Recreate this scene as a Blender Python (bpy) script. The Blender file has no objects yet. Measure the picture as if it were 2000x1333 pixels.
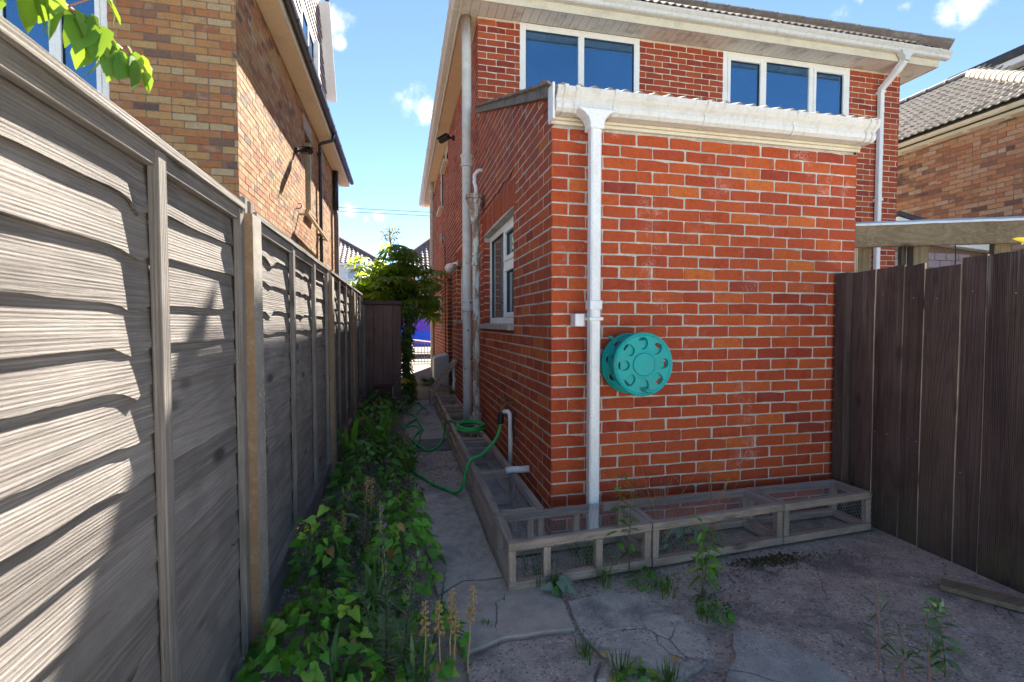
import bpy, bmesh, math, random
from mathutils import Vector, Matrix, noise as mnoise
from math import sin, cos, pi, radians, tan, atan2, sqrt, floor
random.seed(11)
S = bpy.context.scene
COL = S.collection

# ---------------------------------------------------------------- camera, sky, sun, exposure
CAM_H, FPX, YAW, PITCH = 1.32, 958.0, 12.8, 2.1
cd = bpy.data.cameras.new('camera'); cam = bpy.data.objects.new('camera', cd); COL.objects.link(cam)
cd.sensor_width = 36.0; cd.lens = FPX / 2000 * 36; cd.clip_start = 0.05; cd.clip_end = 500
cam.location = (0, 0, CAM_H); cam.rotation_euler = (radians(90 - PITCH), 0, radians(-YAW))
cd.dof.use_dof = True; cd.dof.focus_distance = 3.4; cd.dof.aperture_fstop = 8.0
S.camera = cam
SUN = Vector((1.0, 3.2, 3.2)).normalized()
w = bpy.data.worlds.new('World'); S.world = w; w.use_nodes = True
nt = w.node_tree; nt.nodes.clear()
out = nt.nodes.new('ShaderNodeOutputWorld'); bg = nt.nodes.new('ShaderNodeBackground')
bg.inputs['Strength'].default_value = 0.066
sky = nt.nodes.new('ShaderNodeTexSky'); sky.sky_type = 'NISHITA'; sky.sun_disc = False
sky.sun_elevation = math.asin(SUN.z); sky.sun_rotation = atan2(SUN.x, SUN.y)
sky.air_density = 0.55; sky.dust_density = 0.0; sky.ozone_density = 1.5
tc = nt.nodes.new('ShaderNodeTexCoord')
def wn(t, **kw):
    n = nt.nodes.new(t)
    for k, v in kw.items(): setattr(n, k, v)
    return n
def wmath(op, a, b=None, c=None):
    n = wn('ShaderNodeMath', operation=op)
    for i, x in enumerate((a, b, c)):
        if x is None: continue
        if hasattr(x, 'is_linked'): nt.links.new(x, n.inputs[i])
        else: n.inputs[i].default_value = x
    return n.outputs[0]
nz = wn('ShaderNodeTexNoise'); nz.inputs['Scale'].default_value = 17; nz.inputs['Detail'].default_value = 7; nz.inputs['Roughness'].default_value = 0.62
nt.links.new(tc.outputs['Generated'], nz.inputs['Vector'])
# small fair-weather cumulus, each a soft ragged puff at its own bearing (azimuth from +Y, elevation, half width)
PUFFS = [(1.2, 23.4, 2.3, .60), (2.9, 23.0, 1.6, .52), (-7.2, 29.6, 2.2, .62), (-6.2, 27.9, 1.4, .7), (-5.5, 12.1, 1.1, .42), (-2.4, 11.7, .8, .42), (-3.6, 11.4, .5, .5), (55.6, 25.6, 2.2, .62),
         (53.6, 24.9, 1.6, .8), (45.9, 27.2, 1.9, 1.15), (47.6, 27.9, 1.6, 1.2), (51.0, 26.4, 1.8, 1.25), (75, 24, 4, .6), (100, 33, 4, .6), (150, 58, 4, .6), (205, 62, 4, .6), (250, 40, 4, .6), (268, 34, 4, .6), (300, 27, 4, .6), (330, 44, 3, .7)]
mask = None
for az, el, r, hard in PUFFS:
    az, el = radians(az), radians(el)
    d = Vector((sin(az) * cos(el), cos(az) * cos(el), sin(el)))
    vd = wn('ShaderNodeVectorMath', operation='DISTANCE'); vd.inputs[1].default_value = d
    nt.links.new(tc.outputs['Generated'], vd.inputs[0])
    q = wmath('DIVIDE', vd.outputs['Value'], radians(r))
    q = wmath('SUBTRACT', 1.0, q)
    q = wmath('MULTIPLY_ADD', wmath('SUBTRACT', nz.outputs['Fac'], 0.5), 2.7, q)
    q = wmath('SUBTRACT', q, hard - .45)
    mask = q if mask is None else wmath('MAXIMUM', mask, q)
mr = wn('ShaderNodeMapRange', interpolation_type='SMOOTHSTEP'); nt.links.new(mask, mr.inputs['Value'])
mr.inputs['From Min'].default_value = 0.0; mr.inputs['From Max'].default_value = 0.9; mr.inputs['To Max'].default_value = 0.95
tint = wn('ShaderNodeMix', data_type='RGBA', blend_type='MULTIPLY'); tint.inputs['Factor'].default_value = 1
nt.links.new(sky.outputs[0], tint.inputs['A']); tint.inputs['B'].default_value = (0.66, 0.675, 0.60, 1)
mx = wn('ShaderNodeMix', data_type='RGBA'); nt.links.new(mr.outputs[0], mx.inputs['Factor'])
nt.links.new(tint.outputs['Result'], mx.inputs['A']); mx.inputs['B'].default_value = (3.2, 3.25, 3.3, 1)
nt.links.new(mx.outputs['Result'], bg.inputs['Color']); nt.links.new(bg.outputs[0], out.inputs[0])
sl = bpy.data.lights.new('sun', 'SUN'); sl.energy = 3.8; sl.angle = radians(0.5); sl.color = (1.0, 0.92, 0.79)
so = bpy.data.objects.new('sun', sl); COL.objects.link(so); so.rotation_euler = SUN.to_track_quat('Z', 'Y').to_euler(); so.location = SUN * 40
vs = S.view_settings; vs.view_transform = 'Standard'; vs.look = 'None'; vs.gamma = 1; vs.use_curve_mapping = False
vs.exposure = 2.95
S.cycles.max_bounces = 8; S.cycles.diffuse_bounces = 5; S.cycles.transparent_max_bounces = 8
S.cycles.use_denoising = True; S.cycles.sample_clamp_indirect = 6

_yw, _pt = radians(YAW), radians(PITCH)
_F = Vector((sin(_yw) * cos(_pt), cos(_yw) * cos(_pt), -sin(_pt))); _R = Vector((cos(_yw), -sin(_yw), 0)); _U = _R.cross(_F)
def project(p):                       # picture coordinates (2000 wide), only used to rank pieces by the size they show at
    v = Vector(p) - Vector((0, 0, CAM_H)); d = v.dot(_F)
    if d < .05: return None
    return 1000 + FPX * v.dot(_R) / d, 666.5 - FPX * v.dot(_U) / d

# ---------------------------------------------------------------- materials
class MT:
    def __init__(s, name, rough=.8, spec=.3):
        s.m = bpy.data.materials.new(name); s.m.use_nodes = True; s.nt = s.m.node_tree
        s.b = s.nt.nodes['Principled BSDF']; s.b.inputs['Roughness'].default_value = rough
        s.b.inputs['Specular IOR Level'].default_value = spec
        s._rnd = None
    def n(s, t, **kw):
        x = s.nt.nodes.new(t)
        for k, v in kw.items(): setattr(x, k, v)
        return x
    def put(s, sock, v):
        if isinstance(v, bpy.types.NodeSocket): s.nt.links.new(v, sock)
        elif isinstance(v, (tuple, list)) and sock.type == 'RGBA': sock.default_value = tuple(v)[:3] + (1,)
        else: sock.default_value = v
    def math(s, op, a, b=None, c=None, clamp=False):
        x = s.n('ShaderNodeMath', operation=op, use_clamp=clamp)
        for i, v in enumerate((a, b, c)):
            if v is not None: s.put(x.inputs[i], v)
        return x.outputs[0]
    def pos(s, sc=(1, 1, 1), jitter=0):
        g = s.n('ShaderNodeNewGeometry').outputs['Position']
        if jitter:
            a = s.n('ShaderNodeVectorMath', operation='ADD'); s.put(a.inputs[0], g)
            cmb = s.n('ShaderNodeCombineXYZ')
            for i, k in enumerate((37.1, 19.7, 53.3)): s.put(cmb.inputs[i], s.math('MULTIPLY', s.rnd(), k * jitter))
            s.put(a.inputs[1], cmb.outputs[0]); g = a.outputs[0]
        m = s.n('ShaderNodeVectorMath', operation='MULTIPLY'); s.put(m.inputs[0], g); m.inputs[1].default_value = sc
        return m.outputs[0]
    def rnd(s):                        # one value per piece: object random plus the piece value stored on joined meshes
        if s._rnd is None:
            a = s.n('ShaderNodeAttribute', attribute_name='rnd').outputs['Fac']
            o = s.n('ShaderNodeObjectInfo').outputs['Random']
            s._rnd = s.math('FRACT', s.math('ADD', a, o))
        return s._rnd
    def rnd2(s, k=17.31): return s.math('FRACT', s.math('MULTIPLY', s.rnd(), k))
    def noise(s, v, scale=1, detail=4, rough=.55, dist=0):
        x = s.n('ShaderNodeTexNoise'); s.put(x.inputs['Vector'], v); x.inputs['Scale'].default_value = scale
        x.inputs['Detail'].default_value = detail; x.inputs['Roughness'].default_value = rough; x.inputs['Distortion'].default_value = dist
        return x.outputs['Fac']
    def vor(s, v, scale=1, feature='F1', out='Distance', rand=1):
        x = s.n('ShaderNodeTexVoronoi', feature=feature); s.put(x.inputs['Vector'], v); x.inputs['Scale'].default_value = scale
        x.inputs['Randomness'].default_value = rand
        return x.outputs[out]
    def ramp(s, f, st, mode='LINEAR'):
        x = s.n('ShaderNodeValToRGB'); x.color_ramp.interpolation = mode; e = x.color_ramp.elements
        while len(e) < len(st): e.new(.5)
        for i, (p, c) in enumerate(st):
            e[i].position = p
            e[i].color = (c, c, c, 1) if isinstance(c, (int, float)) else tuple(c)[:3] + (1,)
        s.put(x.inputs[0], f); return x.outputs[0]
    def step(s, f, a, b):              # smooth 0..1 between a and b
        x = s.n('ShaderNodeMapRange', interpolation_type='SMOOTHSTEP'); s.put(x.inputs['Value'], f)
        x.inputs['From Min'].default_value = a; x.inputs['From Max'].default_value = b
        return x.outputs[0]
    def mix(s, f, a, b, mode='MIX'):
        x = s.n('ShaderNodeMix', data_type='RGBA', blend_type=mode); s.put(x.inputs['Factor'], f)
        s.put(x.inputs['A'], a); s.put(x.inputs['B'], b); return x.outputs['Result']
    def sep(s, c, i):
        x = s.n('ShaderNodeSeparateXYZ'); s.put(x.inputs[0], c); return x.outputs[i]
    def math_vec(s, p):                # coordinates wobbled by noise, for ragged cracks
        n = s.n('ShaderNodeTexNoise'); s.put(n.inputs['Vector'], p); n.inputs['Scale'].default_value = 7; n.inputs['Detail'].default_value = 5
        k = s.n('ShaderNodeVectorMath', operation='SCALE'); s.put(k.inputs[0], n.outputs['Color']); k.inputs['Scale'].default_value = .09
        a = s.n('ShaderNodeVectorMath', operation='ADD'); s.put(a.inputs[0], p); s.put(a.inputs[1], k.outputs[0]); return a.outputs[0]
    def bump(s, h, st=.3, d=.01, prev=None):
        x = s.n('ShaderNodeBump'); s.put(x.inputs['Height'], h); x.inputs['Strength'].default_value = st; x.inputs['Distance'].default_value = d
        if prev is not None: s.put(x.inputs['Normal'], prev)
        s.put(s.b.inputs['Normal'], x.outputs[0]); return x.outputs[0]
    def col(s, c): s.put(s.b.inputs['Base Color'], c); return s
    def done(s): return s.m

def m_brick(name, stops, dirt=(.12, .08, .07), eff=0.0, band=0.0, soot=None):
    s = MT(name, .88, .25)
    c = s.ramp(s.rnd(), stops)
    p = s.pos()
    n1 = s.noise(p, 13, 6, .65); n2 = s.noise(p, 70, 4, .7); n3 = s.noise(p, 4, 3)
    c = s.mix(s.math('MULTIPLY', s.step(n1, .45, .72), .55), c, s.mix(1.0, c, dirt + (1,) if len(dirt) == 3 else dirt, 'MIX'))
    c = s.mix(.75, c, s.ramp(n1, [(.2, .55), (.5, 1.0), (.85, 1.45)]), 'MULTIPLY')
    c = s.mix(.7, c, s.ramp(n2, [(.25, .62), (.5, 1.0), (.8, 1.25)]), 'MULTIPLY')
    if band:                           # two-tone firing marks across a brick
        pb = s.pos((9, 9, 16), 1); nb = s.noise(pb, 1, 2)
        c = s.mix(s.math('MULTIPLY', s.step(nb, .48, .68), band), c, s.ramp(s.rnd2(), [(0, (.30, .10, .06)), (.3, (.42, .30, .19)), (.6, (.13, .08, .085)), (.85, (.45, .36, .27)), (1, (.40, .15, .06))]))
    if eff:                            # pale salt bloom
        e = s.math('MULTIPLY', s.step(n3, .58, .75), s.step(n2, .4, .6))
        c = s.mix(s.math('MULTIPLY', e, eff), c, (.58, .36, .33))
    if soot:                           # grey rain-wash staining below a verge
        zz = s.sep(s.pos(), 2); st = s.noise(s.pos((1, 3, .5)), 2.2, 4)
        k = s.math('MULTIPLY', s.step(zz, soot[0], soot[1]), s.step(st, .38, .62))
        c = s.mix(s.math('MULTIPLY', k, .5), c, (.12, .075, .075))
    sp = s.step(s.vor(p, 160), .06, .16)
    c = s.mix(s.math('MULTIPLY', s.math('SUBTRACT', 1, sp), .6), c, (.07, .045, .04))
    s.col(c); s.bump(s.math('ADD', s.noise(p, 220, 3, .7), s.math('MULTIPLY', n2, 1.5)), .55, .004)
    return s.done()

def m_mortar(name, a, b, dark=.25):
    s = MT(name, .95, .15); p = s.pos()
    n1 = s.noise(p, 30, 5, .7); n2 = s.noise(p, 3, 3); n3 = s.noise(p, 260, 3, .7)
    c = s.mix(s.step(n1, .35, .65), a, b); c = s.mix(s.math('MULTIPLY', s.step(n2, .45, .7), dark), c, (.12, .10, .09))
    c = s.mix(s.math('MULTIPLY', s.step(n3, .54, .68), .4), c, (.30, .27, .26))
    s.col(c); s.bump(s.math('ADD', n1, n3), .7, .006); return s.done()

AX = {'X': (1, 14, 14), 'Y': (14, 1, 14), 'Z': (14, 14, 1)}
def m_wood(name, axis, light, mid, dark, ring=.6, rough=.85, green=None, streak=None, knots=.9, var=.35, lw=.3, base=None):
    s = MT(name, rough, .2); a = AX[axis]
    p = s.pos(tuple(x * 1.0 for x in a), 1)
    big = s.noise(p, .55, 3, .5, .4)
    gp = s.n('ShaderNodeNewGeometry').outputs['Position']; ac = s.sep(gp, 2) if axis != 'Z' else s.math('ADD', s.sep(gp, 0), s.sep(gp, 1))
    lines = s.math('SINE', s.math('ADD', s.math('MULTIPLY', ac, 780), s.math('MULTIPLY', s.noise(p, .30, 3, .5, .6), 34)))
    rings = s.math('SINE', s.math('MULTIPLY', s.noise(p, .32, 2, .45, .5), 95))
    fine = s.noise(s.pos(tuple(x ** 1.45 * 2.2 for x in a), 1), 1, 6, .7)
    kn = s.vor(s.pos(tuple(.42 * x if x > 1 else 2.3 for x in a), 1), 1)
    c = s.mix(s.step(fine, .3, .7), dark, light)
    c = s.mix(s.math('MULTIPLY', s.step(big, .35, .7), .7), c, mid)
    c = s.mix(s.math('MULTIPLY', s.step(rings, -.1, 1), ring), c, dark)
    c = s.mix(s.math('MULTIPLY', s.step(lines, .1, 1), lw), c, dark)
    k = s.math('SUBTRACT', 1, s.step(kn, .06, .19))
    c = s.mix(s.math('MULTIPLY', k, knots), c, tuple(x * .45 for x in dark))
    c = s.mix(var, c, s.ramp(s.rnd(), [(0, .55), (.5, 1), (1, 1.5)]), 'MULTIPLY')
    blot = s.noise(s.pos((3, 3, 3)), 1.4, 5, .6)
    c = s.mix(.6, c, s.ramp(blot, [(.25, .6), (.5, 1), (.75, 1.3)]), 'MULTIPLY')
    if green:
        g = s.math('MULTIPLY', s.step(s.noise(s.pos((2.5, 2.5, 1.2)), 1.7, 4), .52, .72), green[3]); c = s.mix(g, c, green[:3])
    if streak:                          # bleached runs where the stain has worn off
        g = s.noise(s.pos((26, 26, .9), 1), 1, 4, .6); zz = s.sep(s.pos(), 2)
        k2 = s.math('MULTIPLY', s.step(g, .56, .72), s.math('MULTIPLY_ADD', s.step(zz, .9, 1.62), 1.1, .10))
        c = s.mix(s.math('MULTIPLY', k2, streak[3]), c, streak[:3])
    if base:                            # soil splash and algae above the ground
        g = s.math('MULTIPLY', s.math('SUBTRACT', 1, s.step(s.sep(s.pos(), 2), .0, .42)), s.step(s.noise(s.pos((5, 5, 3)), 1.6, 5, .65), .40, .62)); c = s.mix(s.math('MULTIPLY', g, base[3]), c, base[:3])
    s.col(c); s.bump(s.math('ADD', s.math('ADD', fine, s.math('MULTIPLY', lines, .22 * lw)), s.math('MULTIPLY', rings, .12 * ring)), .85, .006); return s.done()

def m_plain(name, c, rough=.5, spec=.4, dirt=None, dscale=6, damt=.6, metal=0, bump=.0, zstretch=1):
    s = MT(name, rough, spec); s.b.inputs['Metallic'].default_value = metal; p = s.pos((1, 1, zstretch))
    n = s.noise(p, dscale, 6, .68); n2 = s.noise(s.pos(), 60, 3, .6)
    cc = s.mix(.35, c, s.ramp(n2, [(.3, .75), (.7, 1.15)]), 'MULTIPLY')
    if dirt: cc = s.mix(s.math('MULTIPLY', s.step(n, .47, .70), damt), cc, dirt)
    s.col(cc)
    if bump: s.bump(n2, bump, .004)
    return s.done()

def m_pipe_paint(name, rust, zlo=None, flake=0.0, ztop=None):
    """old cream paint over cast iron: rust bleeding through, black bitumen where paint has flaked"""
    s = MT(name, .6, .35); p = s.pos(); ps = s.pos((1, 1, .28))
    c = s.ramp(s.noise(p, 8, 5, .6), [(.3, (.50, .47, .42)), (.7, (.66, .65, .64))])
    rn = s.noise(ps, 16, 6, .7)
    th = rust
    k = s.step(rn, .72 - th, .80 - th)
    if ztop: k = s.math('MAXIMUM', k, s.math('MULTIPLY', s.step(s.sep(p, 2), ztop[0], ztop[1]), s.step(rn, .36, .5)))
    c = s.mix(s.math('MULTIPLY', k, .85), c, s.ramp(s.noise(p, 60, 4), [(.3, (.13, .06, .035)), (.6, (.28, .15, .08)), (.8, (.38, .27, .17))]))
    if flake:
        fk = s.noise(p, 24, 3, .5, .6); zz = s.sep(p, 2)
        kk = s.math('MULTIPLY', s.step(fk, .66, .675), s.math('SUBTRACT', 1, s.step(zz, .9, 1.3)))
        k3 = s.math('MULTIPLY', s.step(s.noise(p, 24, 2, .4, .3), .725, .735), 1)
        c = s.mix(s.math('MAXIMUM', kk, k3), c, (.02, .018, .02))
    s.col(c); s.bump(s.noise(p, 90, 4, .6), .25, .003); return s.done()

def m_leaf(name, stops, trans, amt=.35, rough=.45, spec=.4):
    s = MT(name, rough, spec); c = s.ramp(s.rnd(), stops)
    c = s.mix(.5, c, s.ramp(s.noise(s.pos(), 38, 3), [(.3, .7), (.7, 1.25)]), 'MULTIPLY')
    s.col(c); t = s.n('ShaderNodeBsdfTranslucent'); s.put(t.inputs['Color'], trans)
    mxx = s.n('ShaderNodeMixShader'); mxx.inputs[0].default_value = amt
    s.nt.links.new(s.b.outputs[0], mxx.inputs[1]); s.nt.links.new(t.outputs[0], mxx.inputs[2])
    o = s.nt.nodes['Material Output']; s.nt.links.new(mxx.outputs[0], o.inputs['Surface']); return s.done()

def m_glass(name, c=(.012, .03, .07), ior=1.9, rough=.02):
    s = MT(name, rough, 1.0); s.b.inputs['IOR'].default_value = ior
    n = s.noise(s.pos((1, 1, 1)), 1.3, 2); s.col(s.mix(.6, c, s.ramp(n, [(.3, .5), (.7, 1.5)]), 'MULTIPLY'))
    s.b.inputs['Specular Tint'].default_value = (.38, .66, 1, 1)
    s.bump(s.noise(s.pos(), 2.2, 1), .05, .01); return s.done()

def m_concrete(name, agg, base=((.30, .28, .27), (.17, .16, .16)), moss=.5, dark=.5, scale=85, cracks=0.0):
    """old concrete; agg 0..1 = how far the stones are exposed"""
    s = MT(name, .9, .25); p = s.pos()
    big = s.noise(p, 2.1, 6, .62, .3); med = s.noise(p, 9, 6, .7); fi = s.noise(p, 210, 4, .7)
    c = s.mix(s.step(med, .3, .7), base[1], base[0])
    c = s.mix(s.math('MULTIPLY', s.step(fi, .4, .65), .5), c, tuple(x * .5 for x in base[1]))
    warp = s.n('ShaderNodeVectorMath', operation='ADD'); nn = s.n('ShaderNodeTexNoise'); s.put(nn.inputs['Vector'], p); nn.inputs['Scale'].default_value = 40
    sc_ = s.n('ShaderNodeVectorMath', operation='SCALE'); s.put(sc_.inputs[0], nn.outputs['Color']); sc_.inputs['Scale'].default_value = .012
    s.put(warp.inputs[0], p); s.put(warp.inputs[1], sc_.outputs[0]); pw = warp.outputs[0]
    d = s.vor(pw, scale); rc = s.sep(s.vor(pw, scale, out='Color'), 0); rc2 = s.sep(s.vor(pw, scale, out='Color'), 1)
    stone = s.ramp(rc, [(0, (.17, .14, .135)), (.3, (.30, .245, .23)), (.55, (.42, .345, .305)), (.72, (.42, .30, .19)), (.86, (.54, .47, .42)), (1, (.66, .61, .56))])
    has = s.math('MULTIPLY', s.step(rc2, .75 - .6 * agg, .8 - .6 * agg), s.math('SUBTRACT', 1, s.step(d, .36, .52)))
    exp_ = s.step(s.noise(p, 3.3, 5, .65), .62 - .35 * agg, .80 - .35 * agg)
    c = s.mix(s.math('MULTIPLY', has, exp_), c, stone)
    dk = s.math('MULTIPLY', s.step(s.noise(p, 3.0, 6, .7, .5), .46, .66), dark); c = s.mix(dk, c, (.105, .088, .088))
    mo = s.math('MULTIPLY', s.step(s.noise(p, 5.2, 6, .72), .60, .74), moss); c = s.mix(mo, c, (.115, .095, .045))
    ce = s.n('ShaderNodeTexVoronoi', feature='DISTANCE_TO_EDGE'); s.put(ce.inputs['Vector'], pw2 := s.math_vec(p)); ce.inputs['Scale'].default_value = 1.9
    crk = s.math('SUBTRACT', 1, s.step(ce.outputs['Distance'], .001, .008)); crk = s.math('MULTIPLY', crk, s.step(s.noise(p, 2.6, 2), .52, .60))
    c = s.mix(s.math('MULTIPLY', crk, cracks), c, (.03, .027, .022))
    s.col(c)
    hgt = s.math('ADD', s.math('MULTIPLY', s.math('MULTIPLY', has, exp_), s.math('SUBTRACT', .55, d)), s.math('MULTIPLY', fi, .25))
    s.bump(s.math('SUBTRACT', s.math('ADD', hgt, s.math('MULTIPLY', med, .4)), s.math('MULTIPLY', crk, cracks * 1.5)), .8, .008); return s.done()

M = {}
RED = [(0, (.27, .044, .027)), (.06, (.36, .058, .025)), (.4, (.41, .071, .025)), (.8, (.455, .085, .026)), (.95, (.49, .103, .028)), (1, (.54, .14, .033))]
M['brick_ext'] = m_brick('brick_bright_red', RED, (.17, .05, .04), .55)
M['brick_ext_side'] = m_brick('brick_red_side', RED, (.14, .05, .045), .25, soot=(2.0, 2.75))
M['brick_main'] = m_brick('brick_red_old', [(0, (.25, .044, .03)), (.3, (.33, .058, .029)), (.7, (.40, .078, .032)), (1, (.45, .105, .038))], (.13, .05, .045), .3)
M['brick_buff'] = m_brick('brick_buff_mixed', [(0, (.11, .075, .07)), (.05, (.20, .12, .09)), (.14, (.34, .125, .06)), (.34, (.40, .185, .08)), (.62, (.43, .24, .10)), (.86, (.43, .28, .135)), (1, (.43, .33, .21))], (.15, .085, .05), .2, .4)
M['brick_mix'] = m_brick('brick_brown_mixed', [(0, (.13, .08, .075)), (.08, (.26, .13, .095)), (.25, (.38, .15, .085)), (.5, (.46, .22, .12)), (.7, (.48, .27, .17)), (.88, (.48, .36, .29)), (1, (.52, .24, .10))], (.15, .09, .07), .2, .6)
M['mortar_pale'] = m_mortar('mortar_pale', (.60, .56, .50), (.46, .43, .40), .3)
M['mortar_main'] = m_mortar('mortar_cream', (.74, .65, .53), (.60, .53, .44), .15)
M['mortar_buff'] = m_mortar('mortar_grey_brown', (.22, .175, .13), (.15, .12, .095), .3)
M['mortar_mix'] = m_mortar('mortar_dull', (.26, .17, .12), (.17, .12, .09), .3)
GREY_L, GREY_M, GREY_D = (.285, .26, .242), (.245, .222, .207), (.14, .124, .116)
for a in 'XYZ':
    M['larch' + a] = m_wood('weathered_timber_' + a, a, GREY_L, GREY_M, GREY_D, .42, lw=.34)
    M['frame' + a] = m_wood('timber_frame_' + a, a, (.60, .46, .365), (.48, .365, .29), (.27, .20, .155), .35, green=(.10, .11, .06, .25))
    M['beam' + a] = m_wood('tan_timber_' + a, a, (.30, .235, .155), (.24, .19, .13), (.15, .11, .07), .45, var=.2)
M['dark_board'] = m_wood('dark_stained_board', 'Z', (.11, .07, .064), (.13, .088, .073), (.045, .030, .031), .35, .75, green=(.055, .052, .022, .28), streak=(.20, .175, .155, .75), knots=.5, var=.55, base=(.10, .085, .05, .8))
M['cup_board'] = m_wood('brown_cupboard_board', 'Z', (.25, .165, .15), (.21, .14, .125), (.11, .07, .065), .25, .75, knots=.4)
M['pvc'] = m_plain('white_pvc', (.80, .81, .84), .35, .45, (.55, .54, .49), 12, .3, zstretch=.3)
M['pvc_clean'] = m_plain('white_window_frame', (.84, .84, .84), .35, .45, (.5, .47, .40), 4, .25)
M['pvc_dirty'] = m_plain('grubby_white_gutter', (.66, .66, .655), .4, .4, (.40, .38, .31), 20, .4, zstretch=.35)
M['cream'] = m_plain('cream_fascia', (.66, .60, .48), .5, .35, (.40, .34, .24), 3, .5)
M['soffit_cream'] = m_plain('cream_soffit', (.72, .58, .40), .55, .3, (.5, .38, .25), 2, .4)
M['soffit_grey'] = m_plain('pale_soffit', (.70, .67, .62), .6, .3, (.30, .26, .22), 5, .6)
M['black_pvc'] = m_plain('black_gutter', (.022, .022, .030), .35, .5, (.06, .06, .06), 7, .4)
M['grey_pvc'] = m_plain('grey_pipe', (.22, .22, .23), .45, .4, (.1, .1, .1), 7, .5)
M['iron_paint'] = m_pipe_paint('flaking_painted_iron', .06, flake=1, ztop=(4.45, 4.85))
M['iron_rust'] = m_pipe_paint('rusty_painted_iron', .27)
M['iron_far'] = m_pipe_paint('stained_painted_iron', .16)
M['glass'] = m_glass('window_glass_dark', (.012, .055, .14), 2.5)
M['glass_pale'] = m_glass('window_glass_pale', (.12, .12, .11), 1.7)
M['verge'] = m_plain('verge_cement', (.20, .18, .175), .9, .2, (.07, .065, .06), 7, .75, bump=.6)
M['tile'] = m_plain('roof_tile_brown', (.20, .15, .125), .85, .2, (.34, .30, .25), 9, .7, bump=.5)
M['tile_pale'] = m_plain('roof_tile_pale', (.33, .295, .26), .85, .2, (.12, .105, .09), 8, .7, bump=.5)
M['tile_far'] = m_plain('roof_tile_plum', (.20, .15, .16), .7, .35, (.09, .07, .08), 4, .5, bump=.3)
M['ridge'] = m_plain('ridge_tile', (.31, .27, .215), .85, .2, (.22, .19, .15), 9, .7, bump=.5)
M['lead'] = m_plain('black_roof_edge', (.05, .05, .06), .6, .3, (.1, .1, .1), 4, .5)
M['green_clad'] = m_plain('green_cladding', (.035, .075, .065), .55, .3, (.06, .10, .09), 3, .4)
M['conc_post'] = m_concrete('concrete_post', .55, ((.40, .37, .33), (.27, .25, .22)), .15, .15, 120)
M['conc_stain'] = m_plain('iron_stained_concrete', (.25, .165, .10), .9, .2, (.33, .27, .20), 22, .7, bump=.6)
M['gravel_board'] = m_concrete('concrete_board', .1, ((.27, .25, .24), (.2, .185, .18)), .25, .25, 120)
M['soil'] = m_concrete('bed_soil', .9, ((.30, .25, .20), (.16, .13, .105)), .3, .4, 70)
M['yard'] = m_concrete('exposed_aggregate', .95, ((.60, .48, .41), (.40, .32, .285)), .38, .6, 78, .5)
M['slab_pale'] = m_concrete('pale_concrete', .45, ((.50, .47, .44), (.34, .32, .30)), .2, .45, 80, .6)
M['slab_path'] = m_concrete('path_concrete', .5, ((.60, .53, .465), (.40, .36, .325)), .35, .55, 85, .6)
M['slab_mottled'] = m_concrete('mottled_concrete', .6, ((.60, .53, .47), (.40, .36, .325)), .25, .65, 80, .6)
M['slab_stone'] = m_concrete('smooth_slab', .08, ((.58, .48, .41), (.42, .35, .305)), .25, .35, 90, .6)
M['road'] = m_concrete('asphalt', .8, ((.09, .088, .09), (.055, .055, .058)), .05, .2, 60)
M['ground'] = m_concrete('ground_soil', .6, ((.14, .12, .10), (.08, .07, .06)), .3, .4, 40)
M['alley'] = m_concrete('alley_concrete', .3, ((.24, .21, .175), (.17, .15, .125)), .2, .4, 50)
M['unseen_bounce_ground'] = m_concrete('pale_bounce_ground', .15, ((.76, .71, .62), (.70, .65, .57)), .0, .0, 60)  # kept very pale so the unseen ground throws back more sun
M['stone'] = m_plain('loose_stone', (.42, .38, .34), .8, .3, (.16, .13, .12), 40, .8)
def _stone():
    s = MT('pebble', .75, .35); s.col(s.ramp(s.rnd(), [(0, (.07, .06, .065)), (.35, (.20, .16, .15)), (.6, (.34, .29, .26)), (.85, (.40, .29, .19)), (1, (.60, .56, .52))])); return s.done()
M['pebble'] = _stone()
M['teal'] = m_plain('teal_plastic', (.004, .36, .355), .5, .35, (.06, .27, .26), 7, .5)
M['teal_dark'] = m_plain('teal_plastic_line', (.006, .10, .11), .6, .3)
M['hose'] = m_plain('green_hose', (.02, .42, .10), .38, .5, (.03, .28, .08), 20, .5)
M['hose_old'] = m_plain('faded_hose', (.10, .30, .20), .45, .4, (.4, .5, .42), 9, .5)
M['wire'] = m_plain('galvanised_wire', (.36, .36, .37), .4, .5, (.2, .19, .18), 30, .5, metal=.6)
M['brass'] = m_plain('old_brass', (.22, .16, .08), .5, .5, (.1, .1, .1), 30, .6, metal=.7)
M['black'] = m_plain('black_rubber', (.015, .015, .017), .5, .4)
M['steel'] = m_plain('dull_steel', (.35, .34, .33), .4, .5, (.2, .2, .2), 20, .5, metal=.8)
M['rail_tan'] = m_plain('tan_painted_metal', (.42, .32, .20), .5, .4, (.25, .18, .11), 12, .5)
M['meter'] = m_plain('grey_white_cabinet', (.50, .51, .52), .5, .4, (.33, .31, .26), 9, .5)
M['brown_door'] = m_wood('brown_door', 'Z', (.13, .07, .05), (.10, .05, .035), (.05, .025, .02), .3)
M['oxblood'] = m_plain('dark_red_metal', (.095, .022, .026), .5, .4, (.05, .02, .02), 12, .5)
M['felt'] = m_plain('purple_brown_felt', (.075, .058, .066), .85, .2, (.04, .03, .035), 12, .5)
M['flash'] = m_plain('pale_lead_flashing', (.56, .60, .68), .5, .4, (.3, .32, .36), 9, .5)
M['lilac'] = m_plain('lilac_grey_block', (.36, .29, .33), .9, .2, (.26, .20, .24), 12, .6, bump=.5)
M['van_blue'] = m_plain('blue_van_paint', (.004, .06, .66), .4, .15)
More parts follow.
